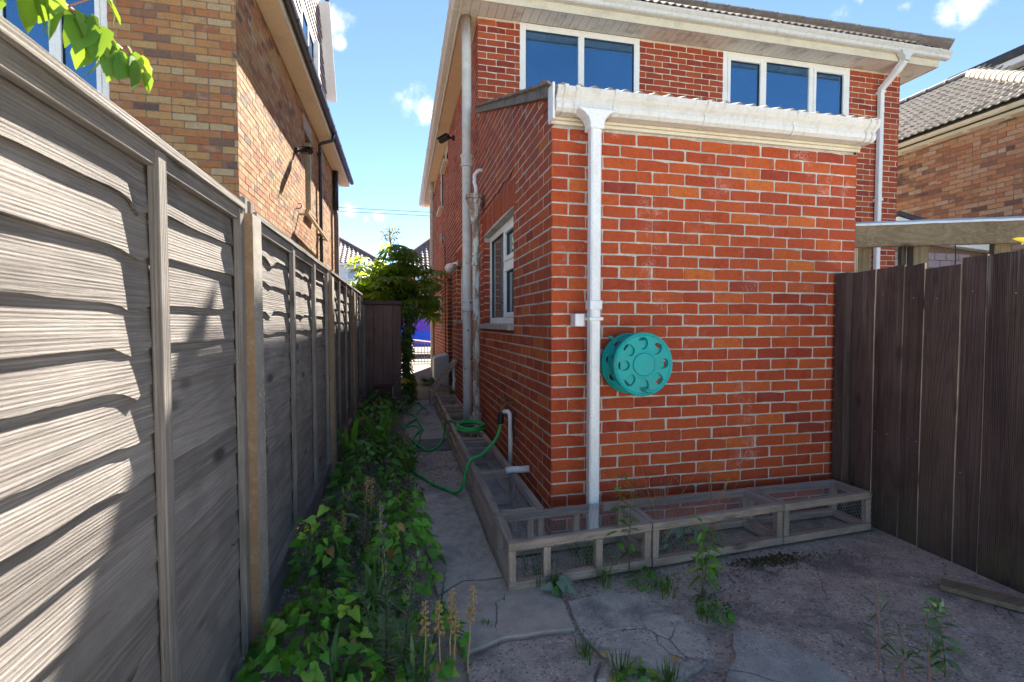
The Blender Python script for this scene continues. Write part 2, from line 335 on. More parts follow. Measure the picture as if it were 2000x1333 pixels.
M['van_glass'] = m_glass('violet_tinted_glass', (.085, .035, .46), 1.15, .2)
M['white_wall'] = m_plain('white_render', (.72, .74, .78), .8, .2, (.55, .56, .58), 2, .4)
M['red_trim'] = m_plain('red_panel', (.36, .05, .04), .5, .3)
M['gate'] = m_plain('black_iron_gate', (.06, .055, .055), .5, .4, (.2, .19, .18), 30, .5)
M['bark'] = m_wood('shrub_stem', 'Z', (.20, .16, .10), (.16, .12, .08), (.09, .07, .045), .3)
M['stem_green'] = m_plain('green_stem', (.09, .15, .035), .6, .3)
M['stem_dark'] = m_plain('dark_stem', (.05, .045, .035), .7, .2)
M['stem_pink'] = m_plain('pinkish_cane', (.30, .15, .11), .55, .35)
M['straw'] = m_plain('straw_stalk', (.44, .33, .17), .75, .2, (.30, .19, .09), 30, .6)
M['seed'] = m_plain('dry_seed_pod', (.40, .27, .12), .8, .2, (.20, .12, .06), 60, .7)
M['dry_leaf'] = m_leaf('dry_leaf', [(0, (.30, .15, .045)), (1, (.45, .30, .12))], (.4, .22, .06), .2)
M['leaf_bright'] = m_leaf('bindweed_leaf', [(0, (.06, .20, .02)), (.5, (.10, .31, .028)), (.85, (.19, .39, .038)), (1, (.30, .44, .055))], (.26, .50, .04), .3)
M['leaf_mid'] = m_leaf('weed_leaf', [(0, (.05, .15, .025)), (.5, (.09, .24, .032)), (1, (.18, .34, .05))], (.09, .2, .025), .28)
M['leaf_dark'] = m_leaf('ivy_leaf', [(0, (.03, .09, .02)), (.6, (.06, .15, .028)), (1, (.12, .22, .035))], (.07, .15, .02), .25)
M['leaf_fatsia'] = m_leaf('fatsia_leaf', [(0, (.04, .11, .022)), (.5, (.08, .18, .03)), (.85, (.13, .235, .035)), (1, (.20, .26, .045))], (.50, .66, .05), .45, .32, .5)
M['leaf_gold'] = m_leaf('fatsia_flower', [(0, (.20, .17, .03)), (1, (.36, .26, .05))], (.3, .25, .05), .3)
M['leaf_grey'] = m_leaf('grey_green_leaf', [(0, (.13, .21, .11)), (.6, (.20, .29, .15)), (1, (.30, .38, .16))], (.14, .22, .06), .22, .6)
M['leaf_sage'] = m_leaf('sage_leaf', [(0, (.12, .19, .13)), (1, (.22, .29, .22))], (.15, .22, .1), .2, .7)
M['leaf_strap'] = m_leaf('strap_leaf', [(0, (.04, .11, .025)), (.6, (.085, .19, .045)), (1, (.20, .27, .10))], (.12, .24, .04), .25)
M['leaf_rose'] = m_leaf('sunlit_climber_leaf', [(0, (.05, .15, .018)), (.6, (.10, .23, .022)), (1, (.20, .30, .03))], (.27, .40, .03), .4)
M['grass'] = m_leaf('grass_blade', [(0, (.05, .12, .02)), (.7, (.09, .20, .03)), (1, (.22, .24, .07))], (.12, .25, .03), .3)
M['yellow'] = m_leaf('yellow_petal', [(0, (.65, .42, .02)), (1, (.75, .55, .03))], (.6, .45, .02), .3)
M['violet'] = m_leaf('violet_petal', [(0, (.22, .06, .42)), (1, (.30, .12, .5))], (.25, .1, .4), .3)
M['blue'] = m_leaf('blue_petal', [(0, (.10, .14, .55)), (1, (.16, .2, .65))], (.1, .15, .5), .3)
M['moss'] = m_plain('moss', (.06, .055, .022), .95, .1, (.10, .075, .025), 50, .6, bump=.8)
M['debris'] = m_plain('dark_leaf_litter', (.17, .125, .105), .9, .1, (.22, .16, .12), 60, .6, bump=.8)

# ---------------------------------------------------------------- mesh helpers
class MB:
    def __init__(s): s.v = []; s.f = []; s.r = []; s.mi = []; s.slot = 0
    def add(s, vs, fs, rnd=0.0):
        o = len(s.v); s.v += [tuple(p) for p in vs]; s.f += [tuple(i + o for i in f) for f in fs]; s.r += [rnd] * len(vs); s.mi += [s.slot] * len(fs); return s
    def box(s, x0, x1, y0, y1, z0, z1, rnd=0.0):
        return s.add([(x0, y0, z0), (x1, y0, z0), (x1, y1, z0), (x0, y1, z0), (x0, y0, z1), (x1, y0, z1), (x1, y1, z1), (x0, y1, z1)],
                     [(0, 3, 2, 1), (4, 5, 6, 7), (0, 1, 5, 4), (1, 2, 6, 5), (2, 3, 7, 6), (3, 0, 4, 7)], rnd)
    def prism(s, poly, O, A, B, L, rnd=0.0):
        O, A, B, L = Vector(O), Vector(A), Vector(B), Vector(L); n = len(poly)
        p0 = [O + A * a + B * b for a, b in poly]; p1 = [p + L for p in p0]
        fs = [tuple(range(n))[::-1], tuple(range(n, 2 * n))] + [(i, (i + 1) % n, n + (i + 1) % n, n + i) for i in range(n)]
        if A.cross(B).dot(L) < 0: fs = [f[::-1] for f in fs]
        return s.add(p0 + p1, fs, rnd)
    def bar(s, p, q, w, h, up=(0, 0, 1), rnd=0.0):
        p, q = Vector(p), Vector(q); L = q - p; u = Vector(up); a = L.cross(u).normalized(); b = a.cross(L).normalized()
        return s.prism([(-w / 2, -h / 2), (w / 2, -h / 2), (w / 2, h / 2), (-w / 2, h / 2)], p, a, b, L, rnd)
    def tube(s, path, r, n=8, caps=True, rnd=0.0):
        P = [Vector(p) for p in path]; m = len(P); R = r if isinstance(r, (list, tuple)) else [r] * m
        t = [(P[min(i + 1, m - 1)] - P[max(i - 1, 0)]).normalized() for i in range(m)]
        up = Vector((0, 0, 1)) if abs(t[0].z) < .9 else Vector((1, 0, 0)); a = t[0].cross(up).normalized(); vs = []
        for i in range(m):
            a = (a - t[i] * a.dot(t[i])).normalized(); b = t[i].cross(a)
            vs += [P[i] + (a * cos(2 * pi * k / n) + b * sin(2 * pi * k / n)) * R[i] for k in range(n)]
        fs = [(i * n + k, i * n + (k + 1) % n, (i + 1) * n + (k + 1) % n, (i + 1) * n + k) for i in range(m - 1) for k in range(n)]
        if caps: fs += [tuple(range(n))[::-1], tuple(range((m - 1) * n, m * n))]
        return s.add(vs, fs, rnd)
    def grid(s, fn, nu, nv, rnd=0.0):
        vs = [fn(i / nu, j / nv) for i in range(nu + 1) for j in range(nv + 1)]; k = nv + 1
        return s.add(vs, [(i * k + j, (i + 1) * k + j, (i + 1) * k + j + 1, i * k + j + 1) for i in range(nu) for j in range(nv)], rnd)
    def lathe(s, prof, c, ax='Z', n=24, rnd=0.0):
        c = Vector(c); E = {'Z': (Vector((1, 0, 0)), Vector((0, 1, 0)), Vector((0, 0, 1))), 'Y': (Vector((1, 0, 0)), Vector((0, 0, 1)), Vector((0, -1, 0))), 'X': (Vector((0, 1, 0)), Vector((0, 0, 1)), Vector((1, 0, 0)))}[ax]
        vs = [c + (E[0] * cos(2 * pi * k / n) + E[1] * sin(2 * pi * k / n)) * r + E[2] * h for r, h in prof for k in range(n)]
        fs = [(i * n + k, i * n + (k + 1) % n, (i + 1) * n + (k + 1) % n, (i + 1) * n + k) for i in range(len(prof) - 1) for k in range(n)]
        fs += [tuple(range(n))[::-1], tuple(range((len(prof) - 1) * n, len(prof) * n))]
        return s.add(vs, fs, rnd)
    def mesh(s, name, mats, off=(0, 0, 0), bevel=0, smooth=False):
        me = bpy.data.meshes.new(name); ox, oy, oz = off
        me.from_pydata([(x - ox, y - oy, z - oz) for x, y, z in s.v], [], s.f)
        at = me.attributes.new('rnd', 'FLOAT', 'POINT'); at.data.foreach_set('value', s.r)
        for m in (mats if isinstance(mats, (list, tuple)) else [mats]): me.materials.append(m)
        if any(s.mi): me.polygons.foreach_set('material_index', s.mi)
        if bevel:
            bm = bmesh.new(); bm.from_mesh(me)
            bmesh.ops.recalc_face_normals(bm, faces=bm.faces)
            bmesh.ops.bevel(bm, geom=[e for e in bm.edges if len(e.link_faces) == 2 and e.calc_face_angle(0) > .6], offset=bevel, segments=1, affect='EDGES', clamp_overlap=True)
            bm.to_mesh(me); bm.free()
        if smooth: me.shade_smooth()
        me.update(); return me

def root_of(o):
    while o.parent is not None: o = o.parent
    return o
def tag(o, label=None, cat=None, group=None, kind=None):
    for k, v in (('label', label), ('category', cat), ('group', group), ('kind', kind)):
        if v: o[k] = v
    return o
def thing(name, label, cat, loc=(0, 0, 0), group=None):
    o = bpy.data.objects.new(name, None); COL.objects.link(o); o.location = loc; o.empty_display_size = .1
    return tag(o, label, cat, group)
def part(mb, name, mat, parent=None, bevel=0, smooth=False, label=None, kind=None, loc=None):
    off = root_of(parent).location if parent is not None else (loc or (0, 0, 0))
    me = mb.mesh(name, mat, off, bevel, smooth)
    o = bpy.data.objects.new(name, me); COL.objects.link(o)
    if parent is not None: o.parent = parent
    else: o.location = off
    return tag(o, label, None, None, kind)
def single(mb, name, mat, label, cat, loc, group=None, bevel=0, smooth=False):
    return tag(part(mb, name, mat, None, bevel, smooth, loc=loc), label, cat, group)
def inst(me, name, parent, mat4, label=None):
    o = bpy.data.objects.new(name, me); COL.objects.link(o)
    if parent is not None:
        o.parent = parent; mat4 = Matrix.Translation(-root_of(parent).location) @ mat4
    o.matrix_world = mat4
    if parent is not None: o.matrix_parent_inverse = Matrix(); o.matrix_basis = mat4
    return tag(o, label)
def structure(mb, name, mat, **k): return part(mb, name, mat, kind='structure', **k)
def V(*a): return Vector(a)
# ---------------------------------------------------------------- brickwork
BL, BH, COURSE, STEP = .2155, .0655, .075, .225
def brick_mesh(name, mat, seed, proud=.004, rag=.0028):
    rs = random.Random(seed); w, h, c = BL / 2, BH / 2, .005
    per = [(-w, -h + c), (-w + c, -h), (rs.uniform(-.05, .05), -h), (w - c, -h), (w, -h + c), (w, h - c), (w - c, h), (rs.uniform(-.05, .05), h), (-w + c, h), (-w, h - c)]
    per = [(x + rs.uniform(-rag, rag), z + rs.uniform(-rag, rag)) for x, z in per]
    if seed % 3 == 0: per[6] = (per[6][0] - .009, per[6][1] - .004)
    n = len(per); m = MB(); tl = rs.uniform(-.0012, .0012)
    r0 = [(x * .985, -proud + rs.uniform(-.0008, .0008) + tl * (x / w), z * .95) for x, z in per]
    r1 = [(x, -proud + .0028, z) for x, z in per]; r2 = [(x, .010, z) for x, z in per]
    fs = [tuple(range(n))] + [(a * n + i, (a + 1) * n + i, (a + 1) * n + (i + 1) % n, a * n + (i + 1) % n) for a in (0, 1) for i in range(n)]
    m.add(r0 + r1 + r2, fs); return m.mesh('brick', mat)
_BM = {}
def brick_set(mat, proud=.004):
    k = (mat.name, proud)
    if k not in _BM: _BM[k] = [brick_mesh('brick', mat, i + 1, proud) for i in range(7)]
    return _BM[k]
def layout(a0, a1, z0, z1, holes=(), half=0, top=None, skip=None, jit=.0025, cutmix=0):
    res = []; row = 0; z = z0
    while z + BH <= z1 + .02:
        spans = [(a0, a1)]
        for h in holes:
            if z + BH * .5 > h[2] and z + BH * .5 < h[3]:
                ns = []
                for s0, s1 in spans:
                    if h[1] <= s0 or h[0] >= s1: ns.append((s0, s1)); continue
                    if h[0] - s0 > .02: ns.append((s0, h[0]))
                    if s1 - h[1] > .02: ns.append((h[1], s1))
                spans = ns
        off = a0 - (STEP / 2 if (row + half) % 2 else 0)
        k = 0
        while off + k * STEP < a1:
            b0, b1 = off + k * STEP, off + k * STEP + BL; k += 1
            for s0, s1 in spans:
                c0, c1 = max(b0, s0), min(b1, s1)
                if c1 - c0 < .03: continue
                pieces = [(c0, c1)]
                if cutmix and c1 - c0 > .2 and random.random() < cutmix: mid = (c0 + c1) / 2; pieces = [(c0, mid - .004), (mid + .004, c1)]
                for c0, c1 in pieces:
                    cx, cz = (c0 + c1) / 2 + random.uniform(-jit, jit), z + BH / 2 + random.uniform(-.0015, .0015)
                    if top and cz + BH * .5 > top(cx): continue
                    if skip and skip(cx, cz): continue
                    res.append((cx, cz, c1 - c0, BH))
        row += 1; z += COURSE
    return res
def lay(store, wall, O, A, N, bricks, mat, proud=.004):
    O, A, N = Vector(O), Vector(A), Vector(N); R3 = Matrix((A, -N, (0, 0, 1))).transposed()
    for a, z, wd, h in bricks:
        c = O + A * a + V(0, 0, z); q = [project(c + A * sx * wd / 2 + V(0, 0, sz * h / 2)) for sx, sz in ((-1, -1), (1, -1), (1, 1), (-1, 1))]
        ar = 0
        if all(q) and any(-20 < x < 2020 and -20 < y < 1353 for x, y in q):
            ar = abs(sum(q[i][0] * q[(i + 1) % 4][1] - q[(i + 1) % 4][0] * q[i][1] for i in range(4))) / 2
            if (V(0, 0, CAM_H) - c).dot(N) <= 0: ar = 0
        M4 = R3.to_4x4(); M4.translation = c + N * random.uniform(-.0012, .0012)
        store.append((ar, M4, wd, h, wall, mat, proud))
def lay_done(root, store, cap=296):
    store.sort(key=lambda t: -t[0])
    for ar, M4, wd, h, wall, mat, proud in store[:cap]:
        o = inst(random.choice(brick_set(mat, proud)), 'brick', wall, M4 @ Matrix.Diagonal((wd / BL * random.uniform(.985, 1.01), 1, h / BH * random.uniform(.975, 1.02), 1)))
    rest = store[cap:]
    if not rest: return
    mats = []; m = MB()
    for ar, M4, wd, h, wall, mat, proud in rest:
        if mat not in mats: mats.append(mat)
        m.slot = mats.index(mat); x, z = wd / 2, h / 2; j = lambda: random.uniform(-.0015, .0015)
        fr = [(-x * .988, -proud, -z * .96 + j()), (x * .988 + j(), -proud, -z * .96), (x * .988, -proud, z * .96 + j()), (-x * .988 + j(), -proud, z * .96)]
        md = [(-x, -proud + .0025, -z), (x, -proud + .0025, -z), (x, -proud + .0025, z), (-x, -proud + .0025, z)]
        bk = [(a, .008, c) for a, b, c in md]
        m.add([M4 @ Vector(p) for p in fr + md + bk], [(0, 1, 2, 3)] + [(b + i, b + 4 + i, b + 4 + (i + 1) % 4, b + (i + 1) % 4) for b in (0, 4) for i in range(4)], random.random())
    part(m, 'brick', mats, root, kind='stuff')
def wpts(O, A, N):
    O, A, N = Vector(O), Vector(A), Vector(N)
    return lambda a, d, z: O + A * a + N * d + V(0, 0, z)
def wbox(m, fr, a0, a1, d0, d1, z0, z1, rnd=0.0):
    P = [fr(a, d, z) for z in (z0, z1) for a, d in ((a0, d0), (a1, d0), (a1, d1), (a0, d1))]
    f = [(0, 3, 2, 1), (4, 5, 6, 7), (0, 1, 5, 4), (1, 2, 6, 5), (2, 3, 7, 6), (3, 0, 4, 7)]
    x = (P[1] - P[0]).cross(P[3] - P[0])
    if x.z < 0: f = [g[::-1] for g in f]
    return m.add(P, f, rnd)
def core(fr, a0, a1, z0, z1, holes=(), t=.22, top=None):
    m = MB(); xs = sorted({a0, a1, *[h[0] for h in holes], *[h[1] for h in holes]}); zs = sorted({z0, z1, *[h[2] for h in holes], *[h[3] for h in holes]})
    for i in range(len(xs) - 1):
        run = None
        for j in range(len(zs)):
            solid = j < len(zs) - 1 and not any(h[0] <= (xs[i] + xs[i + 1]) / 2 <= h[1] and h[2] <= (zs[j] + zs[j + 1]) / 2 <= h[3] for h in holes)
            if solid and run is None: run = zs[j]
            if not solid and run is not None:
                zt = zs[j]; zl = zr = zt
                if top and abs(zt - z1) < 1e-6: zl, zr = top(xs[i]), top(xs[i + 1])
                P = [fr(xs[i], 0, run), fr(xs[i + 1], 0, run), fr(xs[i + 1], -t, run), fr(xs[i], -t, run), fr(xs[i], 0, zl), fr(xs[i + 1], 0, zr), fr(xs[i + 1], -t, zr), fr(xs[i], -t, zl)]
                m.add(P, [(0, 3, 2, 1), (4, 5, 6, 7), (0, 1, 5, 4), (1, 2, 6, 5), (2, 3, 7, 6), (3, 0, 4, 7)]); run = None
    return m
def soldiers(a0, a1, z0, h=.215, camber=.0):
    n = int((a1 - a0) / COURSE); st = (a1 - a0) / n
    return [(a0 + (i + .5) * st, z0 + h / 2 + camber * (1 - ((i + .5) / n * 2 - 1) ** 2), BH, h) for i in range(n)]
def window(root, fr, a0, a1, z0, z1, d, cells, frame=.055, fm='pvc_clean', glass='glass', sill=None, name='window', sash=(), seal=True):
    """frame with mullions as one part; every pane, opening sash and sill hangs under it. cells: (fa0,fa1,fz0,fz1) of the inside"""
    m = MB(); fd = .05
    wbox(m, fr, a0, a0 + frame, d - fd, d, z0, z1); wbox(m, fr, a1 - frame, a1, d - fd, d, z0, z1)
    wbox(m, fr, a0 + frame, a1 - frame, d - fd, d - .001, z0, z0 + frame); wbox(m, fr, a0 + frame, a1 - frame, d - fd, d - .001, z1 - frame, z1)
    A0, A1, Z0, Z1 = a0 + frame, a1 - frame, z0 + frame, z1 - frame
    X = lambda f: A0 + (A1 - A0) * f
    Z = lambda f: Z0 + (Z1 - Z0) * f
    for f in sorted({c[0] for c in cells if c[0] > 0}): wbox(m, fr, X(f) - frame * .5, X(f) + frame * .5, d - fd, d - .002, Z0, Z1)
    for c in cells:
        if c[2] > 0: wbox(m, fr, X(c[0]), X(c[1]), d - fd, d - .003, Z(c[2]) - frame * .45, Z(c[2]) + frame * .45)
    wo = part(m, name, M[fm], root, bevel=.004)
    for i, c in enumerate(cells):
        x0, x1, y0, y1 = X(c[0]), X(c[1]), Z(c[2]), Z(c[3])
        if i in sash:
            s = MB(); k = .042; e = .028
            x0 += e * (c[0] > 0); x1 -= e * (c[1] < 1); y0 += e * (c[2] > 0); y1 -= e * (c[3] < 1)
            wbox(s, fr, x0, x0 + k, d - .03, d + .012, y0, y1); wbox(s, fr, x1 - k, x1, d - .03, d + .012, y0, y1)
            wbox(s, fr, x0 + k, x1 - k, d - .03, d + .011, y0, y0 + k); wbox(s, fr, x0 + k, x1 - k, d - .03, d + .011, y1 - k, y1)
            part(s, 'sash', M[fm], wo, bevel=.003)
        g = MB(); wbox(g, fr, x0 - .004, x1 + .004, d - .036, d - .026, y0 - .004, y1 + .004); part(g, 'pane', M[glass], wo)
        if seal:
            b = MB(); q = .007; ix = .042 if i in sash else 0; u0, u1, v0, v1 = x0 + ix, x1 - ix, y0 + ix, y1 - ix; dd = d + .0135 if i in sash else d + .0015
            wbox(b, fr, u0 - q * .3, u0 + q, d - .028, d - .012, v0, v1); wbox(b, fr, u1 - q, u1 + q * .3, d - .028, d - .012, v0, v1); wbox(b, fr, u0 + q, u1 - q, d - .028, d - .0125, v0 - q * .3, v0 + q); wbox(b, fr, u0 + q, u1 - q, d - .028, d - .0125, v1 - q, v1 + q * .3)
            part(b, 'seal', M['black'], wo)
    if sill:
        s = MB(); wbox(s, fr, a0 - sill[1], a1 + sill[1], d - .08, sill[0], z0 - .055, z0 - .003); part(s, 'sill', M[sill[2]], wo, bevel=.005)
    return wo
OGEE = [(0, 0), (.055, 0), (.072, .012), (.076, .030), (.070, .046), (.090, .060), (.106, .076), (.106, .092), (.097, .092), (.097, .082), (.06, .05), (0, .05)]
HALFR = [(.058 + .058 * cos(a), .058 - .058 * sin(a)) for a in [pi * k / 10 for k in range(11)]] + [(.006, .058)] + [(.058 - .05 * cos(a), .058 - .05 * sin(a)) for a in [pi * k / 6 for k in range(1, 6)]]
def gutter(root, P0, P1, out_, prof, mat, brackets, bm, bw=.028, joints=()):
    P0, P1, o = Vector(P0), Vector(P1), Vector(out_); m = MB(); m.prism(prof, P0, o, (0, 0, 1), P1 - P0)
    g = part(m, 'gutter', mat, root); d = (P1 - P0).normalized()
    big = [(a * 1.07 + .000, (b - .5 * max(q[1] for q in prof)) * 1.07 + .5 * max(q[1] for q in prof)) for a, b in prof]
    for t in brackets:
        b = MB(); b.prism(big, P0 + d * t - d * bw / 2, o, (0, 0, 1), d * bw)
        part(b, 'gutter_bracket', bm, g)
    return g
# ---------------------------------------------------------------- roof tiles
def tile_mesh(mat, w=.30, l=.38, amp=.022, th=.014, seg=8, kind='pan'):
    m = MB(); f = (lambda u: amp * cos(u * 2 * pi)) if kind == 'pan' else (lambda u: amp * max(-.45, cos(u * 4 * pi))) if kind == 'roman' else (lambda u: amp * cos(u * 6 * pi))
    vs = [((u - .5) * w, y, f(u) + dz) for dz in (0, -th) for y in (0, l) for u in [i / seg for i in range(seg + 1)]]
    k = seg + 1; fs = []
    for i in range(seg): fs += [(i, i + 1, k + i + 1, k + i), (2 * k + i, 3 * k + i, 3 * k + i + 1, 2 * k + i + 1), (i, 2 * k + i, 2 * k + i + 1, i + 1)]
    fs += [(0, k, 3 * k, 2 * k), (seg, 2 * k + seg, 3 * k + seg, k + seg)]
    m.add(vs, fs); return m
def roof_tiles(root, parent, O, A, up, na, nr, tm, mat, w=.30, gauge=.335, inside=None, cap=296, tilt=.03, individual=True):
    """rows of overlapping tiles from eave point O along A, climbing along up"""
    O, A, up = Vector(O), Vector(A).normalized(), Vector(up).normalized(); n = A.cross(up).normalized()
    me = tm.mesh('roof_tile', mat); cand = []
    for r in range(nr):
        for c in range(na):
            p = O + A * (w * (c + .5)) + up * (gauge * r) + n * .02
            if inside and not inside(p): continue
            u2 = (up - n * tilt).normalized(); Rm = Matrix((A, u2, A.cross(u2))).transposed().to_4x4()
            Rm = Rm @ Matrix.Rotation(random.uniform(-.012, .012), 4, 'Z'); Rm.translation = p + n * (tilt * .38 + random.uniform(-.002, .003))
            q = [project(p), project(p + A * w), project(p + up * gauge)]
            ar = 0
            if all(q): ar = abs((q[1][0] - q[0][0]) * (q[2][1] - q[0][1]) - (q[2][0] - q[0][0]) * (q[1][1] - q[0][1]))
            if not q[0] or not (-30 < q[0][0] < 2030 and -30 < q[0][1] < 1360): ar = 0
            cand.append((ar, Rm))
    cand.sort(key=lambda t: -t[0])
    k = cap if individual else 0
    for ar, Rm in cand[:k]: inst(me, 'roof_tile', parent, Rm)
    if cand[k:]:
        m = MB()
        for ar, Rm in cand[k:]: m.add([Rm @ Vector(v) for v in tm.v], tm.f, random.random())
        part(m, 'roof_tile', mat, root, kind='stuff')
def hip_roof(x0, x1, y0, y1, z, pitch, th=.05):
    t = min(x1 - x0, y1 - y0) / 2; h = z + t * pitch; m = MB()
    if y1 - y0 > x1 - x0: r = [((x0 + x1) / 2, y0 + t, h), ((x0 + x1) / 2, y1 - t, h)]
    else: r = [(x0 + t, (y0 + y1) / 2, h), (x1 - t, (y0 + y1) / 2, h)]
    vs = [(x0, y0, z), (x1, y0, z), (x1, y1, z), (x0, y1, z)] + r
    if y1 - y0 > x1 - x0: fs = [(0, 1, 4), (1, 2, 5, 4), (2, 3, 5), (3, 0, 4, 5), (3, 2, 1, 0)]
    else: fs = [(0, 1, 5, 4), (1, 2, 5), (2, 3, 4, 5), (3, 0, 4), (3, 2, 1, 0)]
    return m.add(vs, fs)
def ridge_run(parent, p, q, r, mat, step=.4):
    p, q = Vector(p), Vector(q); L = (q - p).length; d = (q - p) / L; n = int(L / step)
    for i in range(n):
        m = MB(); a = p + d * (i * step); b = p + d * ((i + 1) * step + .01)
        m.tube([a, a + d * .04, b], [r * 1.12, r * 1.08, r], 10, True, random.random()); part(m, 'ridge_tile', mat, parent, smooth=False)
def downpipe_round(root, x, y, z0, z1, r, mat, collars=(), name='soil_pipe', label=None):
    m = MB(); m.tube([(x, y, z0 + (z1 - z0) * i / 12) for i in range(13)], r, 20); p = part(m, name, mat, root, smooth=True, label=label)
    for z in collars:
        c = MB(); c.lathe([(r * 1.0, -.075), (r * 1.30, -.07), (r * 1.34, -.045), (r * 1.20, -.035), (r * 1.20, .03), (r * 1.36, .04), (r * 1.36, .062), (r * 1.0, .07)], (x, y, z), 'Z', 20)
        part(c, 'collar', mat, p, smooth=False)
    return p

# ================================================================ the setting
g = MB(); g.box(-120, 120, -60, 120, -.40, -.06); structure(g, 'ground', M['ground'])
g = MB(); g.box(-.62, 3.4, .2, 8.6, -.058, -.018); structure(g, 'yard', M['yard'])
g = MB(); g.box(-3, 9, -14, .2, -.058, -.012); structure(g, 'unseen_bounce_ground', M['unseen_bounce_ground'])  # pale ground added behind the camera to bounce sunlight onto the rear wall
g = MB(); g.box(-1.5, .9, 8.6, 16.0, -.058, -.004); structure(g, 'alley_path', M['alley'])
g = MB(); g.box(-60, 60, 16.45, 18.4, -.058, -.02); structure(g, 'pavement', M['alley'])
g = MB(); g.box(-60, 60, 18.4, 18.55, -.058, -.022); structure(g, 'kerb', M['slab_pale'])
g = MB(); g.box(-60, 60, 18.55, 29, -.058, -.05); structure(g, 'road', M['road'])
# ================================================================ red brick house
HL = (.9, 5.75, 0)
house = thing('brick_house', 'two storey red brick house with white gutters, tiled hip roof and two wide upper windows', 'house', (.9, 5.75, 0))
store = []
frR = wpts((.9, 5.75, 0), (1, 0, 0), (0, -1, 0))
W1, W2 = (.50, 2.045, 3.80, 4.87), (3.225, 5.235, 4.085, 4.87)
wr = part(core(frR, 0, 6.10, -.05, 4.87, [W1, W2]), 'wall', M['mortar_main'], house, label='rear wall above the lean-to')
lay(store, wr, (.9, 5.75, 0), (1, 0, 0), (0, -1, 0), layout(-.004, 6.104, 1.475, 4.87, [W1, W2], 0, skip=lambda a, z: z < 3.55 and a < 5.05), M['brick_main'])
frS = wpts((.9, 15.05, 0), (0, -1, 0), (-1, 0, 0))
yw = lambda y: 15.05 - y
SH = [(yw(8.05), yw(7.1), 1.36, 2.25), (yw(9.60), yw(8.75), -.05, 2.20), (yw(10.2), yw(9.45), 4.42, 4.80), (yw(11.25), yw(10.5), 3.78, 4.72)]
SOL = [(yw(8.12), yw(7.03), 2.25), (yw(9.67), yw(8.68), 2.20)]
wsd = part(core(frS, 0, 9.08, -.05, 4.87, SH, t=.20), 'wall', M['mortar_main'], house, label='long side wall along the alley')
lay(store, wsd, (.9, 15.05, 0), (0, -1, 0), (-1, 0, 0), layout(0, 9.30, .02, 4.86, SH + [(a, b, z, z + .225) for a, b, z in SOL], 0), M['brick_main'], .0012)
for a, b, z in SOL: lay(store, wsd, (.9, 15.05, 0), (0, -1, 0), (-1, 0, 0), soldiers(a, b, z + .004), M['brick_main'])
# far reveals of the ground floor openings show their brick edge
for y, z0, z1 in ((8.05, 1.36, 2.25), (9.60, .02, 2.2)):
    lay(store, wsd, (.9, y + .001, 0), (1, 0, 0), (0, -1, 0), layout(.002, .105, z0, z1, (), 1), M['brick_main'])
lay_done(house, store, 292)
g = MB(); g.box(1.11, 7.0, 5.97, 15.05, -.05, 4.86); part(g, 'wall', M['mortar_main'], house, label='inner bulk of the house')
window(house, frR, *W1, .0, [(0, .5, 0, 1), (.5, 1, 0, 1)], frame=.075)
window(house, frR, *W2, .0, [(0, .30, 0, 1), (.30, .70, 0, 1), (.70, 1, 0, 1)], frame=.07, sash=(0, 2))
window(house, frS, SH[0][0], SH[0][1], SH[0][2], SH[0][3], -.075, [(0, .5, 0, 1), (.5, 1, 0, 1)], sill=(.05, .03, 'slab_pale'))
window(house, frS, SH[2][0], SH[2][1], SH[2][2], SH[2][3], -.03, [(0, 1, 0, 1)], sill=(.09, .04, 'cream'))
window(house, frS, SH[3][0], SH[3][1], SH[3][2], SH[3][3], -.02, [(0, 1, 0, 1)], sill=(.09, .04, 'cream'))
d_ = MB(); wbox(d_, frS, SH[1][0] + .0, SH[1][1], -.16, -.11, -.02, 2.2); dr = part(d_, 'door', M['brown_door'], house)
# roof, eaves
hr = hip_roof(.63, 7.37, 5.41, 15.42, 5.06, .70); roof = part(hr, 'roof', M['tile'], house)
tmA = tile_mesh(M['tile'], .30, .38, .012, .014, 12, 'triple')
roof_tiles(house, roof, (.60, 5.40, 5.072), (1, 0, 0), (0, 1, .70), 23, 12, tmA, M['tile'], inside=lambda p: p.x - .6 > (p.y - 5.38) + .1 and 7.4 - p.x > (p.y - 5.38) + .1, individual=False)
ridge_run(roof, (7.40, 5.38, 5.10), (4.0, 8.78, 7.49), .10, M['tile'])
for i in range(63):
    m = MB(); m.box(.70 + .1 * i + .002, .70 + .1 * (i + 1) - .003, 5.475, 5.748, 4.872, 4.884); part(m, 'soffit_board', M['soffit_grey'], house)
for i in range(97):
    y = 5.76 + .1 * i; m = MB(); m.box(.715, .898, y + .002, y + .097, 4.872, 4.884); part(m, 'soffit_board', M['soffit_cream'], house)
for i in range(16):
    y = 5.475 + .6 * i; m = MB(); m.box(7.0, 7.29, y, y + .597, 4.872, 4.884); part(m, 'soffit_board', M['soffit_grey'], house)
m = MB(); m.box(.688, 7.31, 5.455, 5.473, 4.862, 5.05); part(m, 'fascia', M['cream'], house, label='cream fascia of the rear eave')
m = MB(); m.box(.688, .706, 5.475, 15.45, 4.862, 5.05); part(m, 'fascia', M['cream'], house, label='cream fascia of the side eave')
m = MB(); m.box(7.292, 7.31, 5.475, 15.45, 4.862, 5.05); part(m, 'fascia', M['cream'], house)
gutter(house, (.585, 5.453, 4.955), (7.42, 5.453, 4.955), (0, -1, 0), OGEE, M['pvc_dirty'], [.9, 1.9, 2.9, 3.9, 4.05, 5.0, 5.95, 6.25, 6.6], M['pvc_dirty'])
